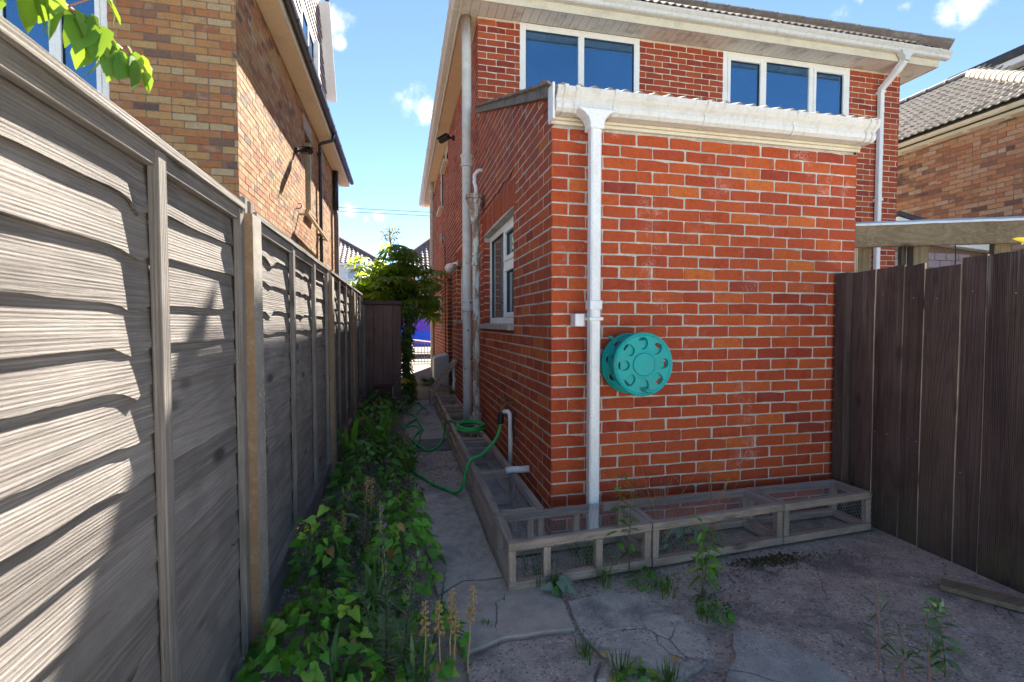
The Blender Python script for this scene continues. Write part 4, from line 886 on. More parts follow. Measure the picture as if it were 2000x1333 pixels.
# ================================================================ dark board fence
df = thing('board_fence', 'dark stained upright board fence with worn top edges on the yard side', 'fence', (3.0, 2.0, 0))
UE = [1658, 1697, 1743, 1778, 1835, 1875, 1950, 2000, 2062, 2120, 2200, 2290, 2400, 2520]
YE = [2.752, 2.585, 2.405, 2.278, 2.085, 1.960, 1.745, 1.612, 1.475, 1.34, 1.20, 1.06, .92, .78]
rs = random.Random(5)
for i in range(len(YE) - 1):
    ya_, yb_ = YE[i + 1] + (.005, .004, .011, .005, .008, .004, .006)[i % 7], YE[i] - .001; zt = 1.655 + rs.uniform(-.016, .026); dx = rs.uniform(-.009, .009); th = .016
    m = MB(); N = 6
    def fr_(i_, j_): return V(3.0 + dx + .004 * sin(j_ * pi * 2 + i) * .5 + .003 * mnoise.noise((j_ * 2, i_, i)), yb_ + (ya_ - yb_) * i_, (zt + .008 * mnoise.noise((i_ * 6, i * 3.3, 0)) + .006 * (i_ - .5)) * j_ - .02 * (1 - j_))
    m.grid(fr_, 4, N); o = len(m.v)
    tp = [fr_(k / 4, 1) for k in range(5)]; m.add(tp + [p + V(th, 0, 0) for p in tp], [(k, k + 1, 6 + k, 5 + k) for k in range(4)])
    for e in (0, 1):
        ed = [fr_(e, k / N) for k in range(N + 1)]; m.slot = 1; m.add(ed + [p + V(th, 0, 0) for p in ed], [(k, k + 1, N + 2 + k, N + 1 + k) for k in range(N)])
    m.slot = 0; m.add([fr_(0, 0) + V(th, 0, 0), fr_(1, 0) + V(th, 0, 0), fr_(1, 1) + V(th, 0, 0), fr_(0, 1) + V(th, 0, 0)], [(0, 1, 2, 3)])
    part(m, 'board', [M['dark_board'], M['frameZ']], df)
for z in (.35, 1.40):
    m = MB(); m.box(3.022, 3.07, .7, 2.76, z, z + .07); part(m, 'rail', M['dark_board'], df)
m = MB(); m.box(2.955, 3.035, 2.757, 2.842, -.03, 1.665); part(m, 'post', M['dark_board'], df, bevel=.004)
m = MB()
for y, z in [(2.52, 1.50), (2.33, 1.47), (2.20, 1.46), (2.02, 1.49), (1.83, 1.47), (1.66, 1.47), (2.55, .62), (2.47, .62), (2.34, .615), (2.29, .615), (1.7, .52), (2.05, .5)]: m.lathe([(.004, 0), (.004, -.004)], (3.0 - .012, y, z), 'X', 8)
part(m, 'nail', M['steel'], df)
# ================================================================ timber canopy behind the fence
tcn = thing('timber_canopy', 'tan timber beam on rough posts with pale flashing, standing behind the dark fence', 'canopy', (3.9, 2.65, 0))
P0, P1 = V(3.20, 2.945, 0), V(5.0, 2.13, 0); bd = (P1 - P0).normalized(); bn = V(bd.y, -bd.x, 0)
m = MB(); m.bar(P0 + V(0, 0, 1.945), P1 + V(0, 0, 1.945), .045, .158); part(m, 'beam', M['beamX'], tcn, bevel=.004)
m = MB()
m.grid(lambda i, j: P0 + bd * ((P1 - P0).length * i - .01) + bn * (.034 - .10 * j) + V(0, 0, 2.031 + .004 * mnoise.noise((i * 14, 0, 2)) + .03 * j), 24, 3)
m.grid(lambda i, j: P0 + bd * ((P1 - P0).length * i - .01) + bn * .034 + V(0, 0, 2.031 + .004 * mnoise.noise((i * 14, 0, 2)) - .016 * j), 24, 1)
part(m, 'flashing', M['flash'], tcn)
def canopy_post(s, back, w, dpt, z0, z1, mat='beamZ'):
    c = P0 + bd * s - bn * back; m = MB(); m.prism([(-w / 2, -dpt / 2), (w / 2, -dpt / 2), (w / 2, dpt / 2), (-w / 2, dpt / 2)], c + V(0, 0, z0), bd, bn, (0, 0, z1 - z0)); part(m, 'post', M[mat], tcn, bevel=.003)
canopy_post(.03, .05, .045, .045, -.02, 1.90, 'frameZ'); canopy_post(.16, .22, .09, .09, -.02, 2.0); canopy_post(.47, .10, .10, .08, -.02, 1.9); canopy_post(.40, .16, .03, .05, -.02, 1.95); canopy_post(.95, .10, .05, .05, -.02, 1.9); canopy_post(1.03, .16, .06, .06, -.02, 1.95); canopy_post(1.8, .1, .1, .1, -.02, 1.9)
m = MB(); c = P0 + bd * .66 - bn * .03; m.tube([c + V(0, 0, 1.88), c + V(.01, 0, 1.83), c + V(.005, 0, 1.6)], .004, 6); part(m, 'cable', M['black'], tcn)
# ================================================================ paving
def slab(poly, z0, z1, mat, rag=.012, name='paving_slab', parent=None):
    P = []
    for i, (x, y) in enumerate(poly):
        x2, y2 = poly[(i + 1) % len(poly)]; n = max(1, int(math.hypot(x2 - x, y2 - y) / .035))
        for k in range(n):
            t = k / n; xx, yy = x + (x2 - x) * t, y + (y2 - y) * t
            P.append((xx + rag * mnoise.noise((xx * 11, yy * 11, 1)), yy + rag * mnoise.noise((xx * 11, yy * 11, 7))))
    m = MB(); n = len(P); cx, cy = sum(p[0] for p in P) / n, sum(p[1] for p in P) / n
    inn = [(p[0] + (cx - p[0]) * .018, p[1] + (cy - p[1]) * .018) for p in P]
    m.add([(x, y, z0) for x, y in P] + [(x, y, z1 - .005) for x, y in P] + [(x, y, z1) for x, y in inn], [(a * n + i, a * n + (i + 1) % n, (a + 1) * n + (i + 1) % n, (a + 1) * n + i) for a in (0, 1) for i in range(n)] + [tuple(range(2 * n, 3 * n))])
    return structure(m, name, M[mat])
slab([(.04, 3.955), (.235, 3.96), (.50, 3.95), (.51, 2.46), (.30, 2.47), (.165, 2.36), (.15, 2.75), (.07, 3.3)], -.05, .000, 'slab_path')
slab([(.05, 5.08), (.62, 5.08), (.62, 3.975), (.25, 3.985), (.05, 3.975)], -.05, -.006, 'yard')
slab([(.04, 8.55), (.62, 8.55), (.62, 5.62), (.04, 5.62)], -.05, .0, 'slab_path')
slab([(.165, 2.33), (.30, 2.445), (.51, 2.435), (.690, 2.32), (.745, 2.185), (.722, 1.955), (.585, 1.968), (.42, 1.967), (.235, 1.905), (.225, 2.07)], -.05, .005, 'slab_stone', .008)
slab([(.765, 2.17), (.98, 2.215), (1.155, 2.13), (1.183, 2.006), (1.27, 1.83), (1.195, 1.66), (1.0, 1.59), (.70, 1.66), (.785, 1.75), (.740, 1.92)], -.05, -.002, 'slab_mottled')
slab([(1.375, 1.80), (1.52, 1.745), (1.60, 1.56), (1.60, 1.30), (1.10, 1.30), (1.13, 1.52), (1.27, 1.64)], -.05, .003, 'slab_pale')
slab([(.24, 1.88), (.42, 1.945), (.60, 1.945), (.715, 1.90), (.755, 1.755), (.68, 1.65), (.66, 1.2), (.18, 1.2)], -.05, -.004, 'yard')
g = MB()
def bedz(i, j):
    x, y = -.572 + .66 * i + .05 * mnoise.noise((j * 9, 0, 3)) * i, 1.0 + 6.8 * j
    return V(x, y, -.012 + .03 * mnoise.noise((x * 3, y * 3, 0)) + .018 * (1 - i))
g.grid(bedz, 10, 70); structure(g, 'flower_bed', M['soil'], smooth=True)
OCT = [(1, 0, 0), (-1, 0, 0), (0, 1, 0), (0, -1, 0), (0, 0, .6), (0, 0, -.6)]; OCF = [(0, 2, 4), (2, 1, 4), (1, 3, 4), (3, 0, 4), (2, 0, 5), (1, 2, 5), (3, 1, 5), (0, 3, 5)]
def stones(n, pick, s0, s1):
    m = MB(); rs = random.Random(n)
    for i in range(n):
        x, y, z = pick(rs); s = rs.uniform(s0, s1) * (1 if rs.random() < .9 else 1.7); a = rs.uniform(0, pi); sx, sy = s, s * rs.uniform(.5, .9)
        m.add([(x + (p[0] * sx * cos(a) - p[1] * sy * sin(a)) * rs.uniform(.8, 1.2), y + p[0] * sx * sin(a) + p[1] * sy * cos(a), z + p[2] * s * .7) for p in OCT], OCF, rs.random())
    return m
single(stones(1800, lambda r: (r.uniform(.62, 3.0), r.uniform(1.1, 2.5), -.016), .0022, .006), 'gravel', M['pebble'], 'loose stones worn out of the yard concrete', 'gravel', (1.8, 1.8, 0)); bpy.data.objects['gravel']['kind'] = 'stuff'
gb = single(stones(3000, lambda r: (r.uniform(-.5, .10), r.triangular(1.6, 5.2, 2.8), .004 + r.uniform(-.008, .012)), .004, .011), 'gravel', M['pebble'], 'pale gravel showing between the weeds of the bed', 'gravel', (-.2, 3, 0)); gb['kind'] = 'stuff'
gp2 = single(stones(900, lambda r: (r.uniform(.08, .60), r.uniform(4.0, 5.06), -.003), .003, .008), 'gravel', M['pebble'], 'gravelly patch of path between the drain cover and the worn slab', 'gravel', (.3, 4.5, 0)); gp2['kind'] = 'stuff'
m = MB(); rs = random.Random(77)
for i in range(520):
    c = rs.choice([(1.75, 2.20, .22, .10), (2.0, 2.27, .3, .06), (1.45, 2.02, .14, .10), (2.3, 2.25, .3, .07), (.35, 6.1, .2, .3)]); x, y = rs.gauss(c[0], c[2] * .6), rs.gauss(c[1], c[3] * .8); s = rs.uniform(.004, .012); a = rs.uniform(0, 6.3)
    m.add([(x + s * cos(a), y + s * sin(a), -.012), (x - s * .5 * sin(a), y + s * .5 * cos(a), -.006 + rs.uniform(0, .008)), (x - s * cos(a), y - s * sin(a), -.012), (x + s * .5 * sin(a), y - s * .5 * cos(a), -.008)], [(0, 1, 2, 3)], rs.random())
single(m, 'leaf_litter', M['debris'], 'dark crumbs of leaf litter swept against the timber frames', 'leaf litter', (1.8, 2.2, 0))['kind'] = 'stuff'
m = MB()
for i in range(420):
    x, y = rs.gauss(2.02, .11), rs.gauss(2.32, .03); s = rs.uniform(.004, .010); m.add([(x + p[0] * s, y + p[1] * s, -.012 + p[2] * s) for p in OCT], OCF, rs.random())
single(m, 'moss', M['moss'], 'olive cushion of moss at the foot of the middle front frame', 'moss', (2.0, 2.3, 0))['kind'] = 'stuff'

# ================================================================ timber and wire frames
def hexnet(m, O, U, W, lu, lw, s=.0135, r=.00075):
    O, U, W = Vector(O), Vector(U).normalized(), Vector(W).normalized(); n = U.cross(W); dx, dy = s * sqrt(3), s * 1.5
    def seg(a, b):
        d = (b - a).normalized(); x = d.cross(n) * r; k = n * r
        m.add([a + x, a - x, a + k * 1.6, b + x, b - x, b + k * 1.6], [(0, 1, 4, 3), (1, 2, 5, 4), (2, 0, 3, 5)])
    for j in range(int(lw / dy) + 1):
        for i in range(int(lu / dx) + 1):
            cx, cy = i * dx + (dx / 2 if j % 2 else 0), j * dy
            P = [(cx + s * sin(radians(60 * k)), cy + s * cos(radians(60 * k))) for k in range(4)]
            for k in range(3):
                a, b = P[k], P[k + 1]
                if all(0 <= p[0] <= lu and 0 <= p[1] <= lw for p in (a, b)): seg(O + U * a[0] + W * a[1] + n * .003 * mnoise.noise((a[0] * 9, a[1] * 9, 0)), O + U * b[0] + W * b[1] + n * .003 * mnoise.noise((b[0] * 9, b[1] * 9, 0)))
def tframe(label, c, H=.24, T=.042, wire=True, cross=(), gapx=None, long_axis='X', posts=()):
    """open box of battens over corners c = near-left, near-right, far-right, far-left"""
    c = [Vector((x, y, 0)) for x, y in c]; t = thing('wire_frame', label, 'timber frame', c[0], 'timber frames netted with wire')
    la, sa = ('frameX', 'frameY') if long_axis == 'X' else ('frameY', 'frameX')
    def rail(p, q, z, mat, w=T, h=T):
        d = (q - p).normalized(); m = MB(); m.bar(p + V(0, 0, z), q + V(0, 0, z + random.uniform(-.003, .003)), w, h); part(m, 'rail', M[mat], t, bevel=.003)
    ctr = sum(c, Vector()) / 4
    inn = [p + (V(ctr.x - p.x, 0, 0).normalized() + V(0, ctr.y - p.y, 0).normalized()) * T * .5 for p in c]
    for z, isb in ((H - T / 2, False), (T / 2, True)):
        d = (inn[1] - inn[0]).normalized() * T / 2
        for a, b in ((0, 1), (3, 2)):
            p, q = inn[a], inn[b]; e = (q - p).normalized() * T / 2
            A_, B_ = p - e, q + e
            if gapx and a == 3 and not isb:
                f = lambda x: A_ + (B_ - A_) * ((x - A_.x) / (B_.x - A_.x)); rail(A_, f(gapx[0]), z, la); rail(f(gapx[1]), B_, z, la)
            else: rail(A_, B_, z, la)
        for a, b in ((0, 3), (1, 2)):
            p, q = inn[a], inn[b]; e = (q - p).normalized() * (T / 2 + .001); rail(p + e, q - e, z - .0015, sa)
    for p in list(inn) + [inn[0] + (inn[1] - inn[0]) * f for f in posts] + [inn[3] + (inn[2] - inn[3]) * f for f in posts]:
        m = MB(); m.box(p.x - T / 2 + .002, p.x + T / 2 - .002, p.y - T / 2 + .002, p.y + T / 2 - .002, T + .001, H - T - .001); part(m, 'post', M['frameZ'], t, bevel=.003)
    for f in cross:
        p, q = inn[0] + (inn[1] - inn[0]) * f, inn[3] + (inn[2] - inn[3]) * f; e = (q - p).normalized() * (T / 2 + .001); rail(p + e, q - e, H - T / 2 - .002, sa)
    if wire:
        m = MB(); u = c[1] - c[0]; v = c[3] - c[0]; hexnet(m, c[0] + V(0, 0, H + .002), u, v - u * (u.dot(v) / u.dot(u)), u.length, min(v.length, (c[2] - c[1]).length))
        hexnet(m, c[0] + V(0, 0, .005) - V(0, .002, 0) if long_axis == 'X' else c[0] + V(-.002, 0, .005), u, (0, 0, 1), u.length, H)
        if long_axis == 'X' and c[0].x < .6: hexnet(m, c[3] + V(-.002, 0, .005), c[0] - c[3], (0, 0, 1), (c[0] - c[3]).length, H)
        part(m, 'wire_mesh', M['wire'], t)
    return t
tframe('netted timber frame at the outer corner, in front of the square downpipe', [(.505, 2.305), (1.312, 2.370), (1.305, 2.735), (.515, 2.700)], gapx=(1.075, 1.170), posts=(.24, .62))
tframe('netted timber frame in the middle of the row under the hose reel wall', [(1.318, 2.372), (2.215, 2.450), (2.190, 2.765), (1.311, 2.737)])
tframe('netted timber frame closest to the dark board fence', [(2.222, 2.452), (2.925, 2.505), (2.915, 2.785), (2.197, 2.767)])
SF = [(2.710, 3.490, (), 'first frame of the alley row, netted, beside the corner frame'), (3.500, 4.550, (.10, .33), 'alley frame with extra cross pieces beside the standpipe'), (4.560, 5.380, (.5,), 'alley frame with the coiled green hose lying on it'),
      (5.390, 6.540, (.3, .55), 'alley frame at the foot of the thick white soil pipe'), (6.550, 7.790, (.2, .35, .6), 'farthest alley frame, beside the leaning frame')]
for i, (y0, y1, cr, lb) in enumerate(SF):
    tframe(lb, [(.512, y1), (.512, y0), (.812, y0), (.812, y1)], wire=i < 2, cross=cr, long_axis='Y', H=.24 - .004 * i)
    t = bpy.data.objects['wire_frame' if False else [o.name for o in bpy.data.objects if o.get('label') == lb][0]]
    for zz in (.105,):
        m = MB(); m.box(.506, .540, y0 + .05, y1 - .05, zz, zz + .03); part(m, 'rail', M['frameY'], t, bevel=.003)
lf = thing('leaning_frame', 'grey timber frame tilted up against the house wall at the end of the alley row', 'timber frame', (.5, 8.0, .0))
for y in (7.86, 8.20):
    m = MB(); m.bar((.47, y, .20), (.885, y + .02, .72), .045, .05); part(m, 'rail', M['frameX'], lf, bevel=.003)
for p in (.02, .5, .97):
    m = MB(); m.bar((.47 + .415 * p, 7.885, .20 + .52 * p), (.47 + .415 * p, 8.195, .20 + .52 * p), .04, .04); part(m, 'rail', M['frameY'], lf)
m = MB(); m.box(.45, .50, 7.84, 8.24, -.02, .22); part(m, 'side_board', M['frameY'], lf)
m = MB(); m.box(.5, .88, 8.22, 8.25, .22, .27); part(m, 'rail', M['frameX'], lf)

# ================================================================ hose reel
def flange(cx, cy, cz, R, rot, th=.016):
    def cut(base, cutter):
        ob = bpy.data.objects.new('tmp', base); oc = bpy.data.objects.new('tmpc', cutter); COL.objects.link(ob); COL.objects.link(oc)
        md = ob.modifiers.new('b', 'BOOLEAN'); md.operation = 'DIFFERENCE'; md.object = oc; md.solver = 'EXACT'
        dg = bpy.context.evaluated_depsgraph_get(); me = bpy.data.meshes.new_from_object(ob.evaluated_get(dg))
        bpy.data.objects.remove(ob); bpy.data.objects.remove(oc); return me
    def stad(r, w, h, y0, y1):
        m = MB()
        for k in range(8):
            a = rot + k * pi / 4; u = V(cos(a), 0, sin(a)); t = V(-sin(a), 0, cos(a)); q = min(w, h)
            poly = [(sx * (w - q) + q * cos(b), sz * (h - q) + q * sin(b)) for sx, sz, bs in ((1, 1, 0), (-1, 1, 90), (-1, -1, 180), (1, -1, 270)) for b in [radians(bs + 30 * i) for i in range(4)]]
            m.prism(poly, V(cx, y0, cz) + u * r, u, t, V(0, y1 - y0, 0))
        return m
    M1 = MB(); M1.lathe([(R * .955, -th), (R, -th * .55), (R, th * .75), (R * .975, th), (R * .93, th * .8), (R * .90, th * .55), (R * .45, th * .62), (R * .40, th * .75)], (cx, cy, cz), 'Y', 56)
    bmx = bmesh.new(); me = M1.mesh('f', M['teal']); bmx.from_mesh(me); bmesh.ops.recalc_face_normals(bmx, faces=bmx.faces); bmx.to_mesh(me); bmx.free()
    cm = stad(R * .665, R * .20, R * .165, cy - .05, cy + .007).mesh('c', M['teal']); bmx = bmesh.new(); bmx.from_mesh(cm); bmesh.ops.recalc_face_normals(bmx, faces=bmx.faces); bmx.to_mesh(cm); bmx.free()
    c2 = stad(R * .79, R * .050, R * .125, cy - .06, cy + .06).mesh('c', M['teal']); bmx = bmesh.new(); bmx.from_mesh(c2); bmesh.ops.recalc_face_normals(bmx, faces=bmx.faces); bmx.to_mesh(c2); bmx.free()
    return cut(cut(me, cm), c2)
rc_ = V(1.379, 2.62, 1.079)
reel = thing('hose_reel', 'empty turquoise plastic hose reel mounted on the red brick wall', 'hose reel', (1.379, 2.86, 1.075))
for cy, nm, rot in ((2.62, 'front_flange', radians(92)), (2.795, 'back_flange', radians(80))):
    me = flange(1.379, cy, 1.079 if cy < 2.7 else 1.072, .186, rot); me.materials.clear(); me.materials.append(M['teal'])
    for v in me.vertices: v.co -= reel.location
    o = bpy.data.objects.new(nm, me); COL.objects.link(o); o.parent = reel
m = MB(); m.lathe([(.075, -.08), (.062, -.06), (.06, .06), (.075, .075)], (1.379, 2.71, 1.076), 'Y', 28); part(m, 'drum', M['teal'], reel, smooth=False)
m = MB(); m.lathe([(.0685, .0), (.0685, .0035)], rc_ - V(0, .0115, 0), 'Y', 40); part(m, 'groove', M['teal_dark'], reel)
m = MB(); m.lathe([(.0662, -.004), (.0662, .004), (.064, .0058), (.0, .0066)][:3], rc_ - V(0, .0122, 0), 'Y', 40); part(m, 'hub_cap', M['teal'], reel)
m = MB(); m.lathe([(.014, 0), (.014, .012), (.009, .016), (.009, .03)], rc_ + V(.012, -.012, -.150), 'Y', 10); m.tube([rc_ + V(.012, -.034, -.150), rc_ + V(.045, -.034, -.160)], .009, 8); part(m, 'crank_peg', M['teal'], reel)
m = MB(); m.tube([V(1.265, 2.78, 1.225), V(1.235, 2.775, 1.235)], .009, 8); part(m, 'hose_guide', M['teal'], reel)
m = MB(); m.box(1.33, 1.43, 2.815, 2.862, 1.00, 1.15); part(m, 'wall_bracket', M['teal'], reel, bevel=.004)

# ================================================================ tap, hose
tap = thing('standpipe_tap', 'white standpipe with an old brass tap and black hose connector on the side wall', 'tap', (.845, 3.78, 0))
m = MB(); m.tube([(.845, 3.78, .02), (.845, 3.78, .565), (.840, 3.785, .60), (.828, 3.80, .615), (.80, 3.83, .605)], .018, 12); part(m, 'pipe', M['pvc'], tap, smooth=True)
m = MB(); m.tube([(.895, 3.92, .665), (.835, 3.915, .655), (.80, 3.90, .62), (.795, 3.90, .575)], .012, 8); m.tube([(.835, 3.915, .655), (.83, 3.915, .70)], .009, 8); m.bar((.80, 3.90, .705), (.862, 3.93, .70), .012, .008); part(m, 'tap_body', M['brass'], tap)
m = MB(); m.lathe([(.022, -.05), (.026, -.04), (.026, .03), (.018, .045)], (.790, 3.895, .55), 'Z', 12); part(m, 'connector', M['black'], tap)
m = MB(); m.tube([(.87, 3.74, .62), (.85, 3.70, .60), (.845, 3.69, .50), (.850, 3.665, .44)], .008, 6); part(m, 'lagging_strip', M['black'], tap)
def spline(P, n=8):
    P = [Vector(p) for p in P]; out = []
    for i in range(len(P) - 1):
        a, b, c, d = P[max(i - 1, 0)], P[i], P[i + 1], P[min(i + 2, len(P) - 1)]
        for k in range(n):
            t = k / n; out.append(.5 * ((2 * b) + (c - a) * t + (2 * a - 5 * b + 4 * c - d) * t * t + (3 * b - a - 3 * c + d) * t ** 3))
    return out + [P[-1]]
ring = lambda cx, cy, r, z, a0, a1, n, sy=1.0: [(cx + r * cos(radians(a0 + (a1 - a0) * i / n)), cy + r * sy * sin(radians(a0 + (a1 - a0) * i / n)), z + .006 * sin(i * 1.3)) for i in range(n + 1)]
hz = .252
hoseP = [(.789, 3.893, .51), (.78, 3.88, .46), (.73, 3.84, .375), (.62, 3.78, .29), (.525, 3.74, .262), (.475, 3.66, .20), (.44, 3.62, .09), (.40, 3.73, .016), (.33, 3.85, .014), (.25, 3.98, .014), (.19, 4.145, .014), (.119, 4.306, .014), (.06, 4.62, .016), (.0, 4.95, .03), (.06, 5.08, .016), (.168, 5.397, .014), (.227, 5.922, .014), (.254, 6.12, .014), (.225, 6.545, .014), (.207, 7.027, .014), (.275, 7.519, .014), (.331, 7.739, .014), (.30, 8.1, .016), (.20, 7.98, .018), (.10, 7.75, .014), (.03, 7.5, .018), (.05, 7.2, .02), (.16, 7.05, .018), (.19, 6.75, .018), (.10, 6.5, .02), (.02, 6.2, .02), (.152, 6.266, .026), (.213, 6.191, .014), (.212, 6.012, .014), (.163, 5.799, .014), (.123, 5.6, .014), (.13, 5.429, .026), (.188, 5.211, .024), (.26, 5.067, .014), (.342, 5.112, .014), (.425, 5.362, .014), (.47, 5.55, .05), (.49, 5.52, .19), (.54, 5.34, hz)]
hoseP += ring(.69, 4.93, .145, hz + .008, 115, -245, 12, 1.35) + ring(.685, 4.92, .125, hz + .022, -245, -600, 12, 1.4) + ring(.69, 4.94, .14, hz + .035, -600, -930, 12, 1.3)
hs = single(MB().tube(spline(hoseP, 7), .0115, 8), 'hose_pipe', M['hose'], 'green garden hose running from the tap, looping over the path and coiled on a frame', 'hose', (.79, 3.89, .5), smooth=True)
single(MB().tube(spline([(.335, 7.72, .012), (.28, 7.95, .016), (.36, 7.55, .014), (.385, 7.25, .014)], 6), .009, 6), 'hose_pipe', M['hose_old'], 'short faded length of hose lying on the path by the farthest frame', 'hose', (.33, 7.7, 0), smooth=True)

# ================================================================ small fittings on the walls
def wall_cam(label, base, face, look, s=1.0):
    t = thing('security_camera', label, 'camera', base); b, f, l = Vector(base), Vector(face), Vector(look).normalized()
    m = MB(); m.tube([b, b + f * .035 * s], .04 * s, 14); m.tube([b + f * .03 * s, b + f * .09 * s], .018 * s, 8); part(m, 'mount', M['black'] if s > 1 else M['pvc'], t)
    c = b + f * .11 * s; m = MB(); m.tube([c - l * .04 * s, c - l * .035 * s, c + l * .13 * s, c + l * .15 * s], [.02 * s, .038 * s, .042 * s, .036 * s], 12); part(m, 'body', M['black'], t)
    m = MB(); m.bar(c - l * .02 * s + V(0, 0, .045 * s), c + l * .19 * s + V(0, 0, .045 * s), .09 * s, .008); part(m, 'hood', M['black'], t)
wall_cam('black security camera with its shadow on the sunlit buff wall', (-1.616, 8.5, 4.07), (1, 0, 0), (.75, -.9, -.25), 1.25)
wall_cam('black security camera high on the red side wall under the eave', (.898, 8.3, 4.40), (-1, 0, 0), (-.55, .7, -.15), 1.1)
hk = MB(); hk.tube([(-1.618, 8.51, 3.16), (-1.56, 8.51, 3.16), (-1.53, 8.51, 3.20), (-1.55, 8.51, 3.24), (-1.585, 8.51, 3.235)], .008, 6); single(hk, 'wall_hook', M['black'], 'small dark curled hook on the sunlit buff wall', 'hook', (-1.618, 8.51, 3.16))
rl = thing('wall_rail', 'tan metal rail fixed along the sunlit buff wall', 'rail', (-1.6, 9.7, 3.05))
m = MB(); m.bar((-1.47, 8.62, 3.125), (-1.47, 10.85, 3.035), .045, .05); part(m, 'bar', M['rail_tan'], rl, bevel=.004)
for y, z in ((8.72, 3.11), (10.75, 3.03)):
    m = MB(); m.bar((-1.62, y, z), (-1.475, y, z), .03, .03); part(m, 'bracket', M['rail_tan'], rl)
mc = thing('meter_cabinet', 'grey white service cabinet hung on the red side wall near the leaning frame', 'cabinet', (.76, 9.7, .1))
m = MB(); m.add([(.63, 9.35, .22), (.897, 9.35, .05), (.897, 9.95, .05), (.63, 9.95, .22), (.63, 9.35, .66), (.897, 9.35, .72), (.897, 9.95, .72), (.63, 9.95, .66)], [(0, 3, 2, 1), (4, 5, 6, 7), (0, 1, 5, 4), (1, 2, 6, 5), (2, 3, 7, 6), (3, 0, 4, 7)]); part(m, 'body', M['meter'], mc, bevel=.012)
m = MB(); m.box(.615, .629, 9.38, 9.92, .25, .64); part(m, 'door', M['meter'], mc, bevel=.006)
m = MB(); m.box(.66, .885, 9.335, 9.349, .16, .62); part(m, 'side_panel', M['meter'], mc, bevel=.004)
fl = thing('floodlight', 'white floodlight on an arm beside the side window of the alley', 'light', (.895, 7.95, 2.24))
m = MB(); m.tube([(.90, 7.78, 2.26), (.85, 7.83, 2.27), (.82, 7.92, 2.26)], .018, 8); m.tube([(.895, 7.78, 2.26), (.88, 7.785, 2.26)], .05, 12); part(m, 'arm', M['pvc'], fl, smooth=True)
m = MB(); m.tube([(.81, 7.95, 2.25), (.80, 8.02, 2.235), (.79, 8.09, 2.22), (.785, 8.12, 2.215)], [.035, .06, .075, .075], 14); part(m, 'lamp_head', M['pvc'], fl)
wl = thing('wall_light', 'small cylindrical steel wall light on the red side wall', 'light', (.895, 10.25, 3.05))
m = MB(); m.tube([(.84, 10.25, 2.96), (.84, 10.25, 3.16)], .035, 12); part(m, 'body', M['steel'], wl)
m = MB(); m.box(.86, .897, 10.21, 10.29, 3.02, 3.10); part(m, 'back_plate', M['steel'], wl)

# ================================================================ cupboard, box, drain cover, plank
cb = thing('cupboard', 'tall brown boarded cupboard with a felt top at the end of the lapped fence', 'cupboard', (-.27, 8.15, 0))
xs = [-.545, -.405, -.265, -.125, .008]
for i in range(4):
    m = MB(); m.box(xs[i] + .003, xs[i + 1] - .003, 7.90 + random.uniform(-.003, .003), 7.92, .0, 1.60); part(m, 'board', M['cup_board'], cb, bevel=.003)
for y in (7.925, 8.06, 8.20, 8.335):
    m = MB(); m.box(-.012, .006, y + .001, y + .133, .0, 1.60); part(m, 'board', M['cup_board'], cb, bevel=.002)
m = MB(); m.box(-.54, -.02, 7.93, 8.45, -.02, 1.59); part(m, 'carcass', M['cup_board'], cb)
m = MB(); m.box(-.57, .028, 7.865, 8.5, 1.605, 1.665); part(m, 'top', M['felt'], cb, bevel=.006)
m = MB(); m.box(-.625, -.530, 7.853, 7.894, -.02, 1.60); single(m, 'fence_end_post', M['larchZ'], 'grey timber post between the last lapped panel and the brown cupboard', 'fence post', (-.58, 7.9, 0), bevel=.004)
rbx = thing('metal_box', 'dark red lidded metal box on the low front of the brown cupboard', 'box', (-.27, 7.82, .2))
m = MB(); m.box(-.405, -.13, 7.76, 7.895, .20, .335); part(m, 'body', M['oxblood'], rbx, bevel=.01)
m = MB(); m.box(-.420, -.115, 7.745, 7.897, .336, .362); part(m, 'lid', M['oxblood'], rbx, bevel=.006)
m = MB(); m.bar((-.122, 7.77, .35), (-.122, 7.77, .17), .012, .02, (0, 1, 0)); part(m, 'strap', M['steel'], rbx)
dc = thing('drain_cover', 'rectangular studded drain cover set in the alley path', 'drain cover', (.33, 5.35, 0))
m = MB(); m.box(.085, .600, 5.105, 5.605, -.03, .004); part(m, 'plate', M['verge'], dc, bevel=.004)
m = MB()
for i in range(17):
    for j in range(16):
        x, y = .105 + .029 * i + (.0145 if j % 2 else 0), 5.125 + .030 * j
        if x < .585 and not (.29 < x < .40 and 5.28 < y < 5.44): m.add([(x - .010, y, .0042), (x, y - .007, .0042), (x + .010, y, .0042), (x, y + .007, .0042), (x, y, .009)], [(0, 1, 4), (1, 2, 4), (2, 3, 4), (3, 0, 4)])
part(m, 'stud', M['verge'], dc, kind='stuff')
m = MB(); m.box(.30, .39, 5.29, 5.43, .0045, .008); part(m, 'key_plate', M['gravel_board'], dc)
m = MB(); m.bar((2.66, 1.90, -.002), (2.96, 1.44, .008), .105, .026); single(m, 'plank', M['beamX'], 'short tan plank lying on the ground against the dark fence', 'plank', (2.8, 1.67, 0), bevel=.003)

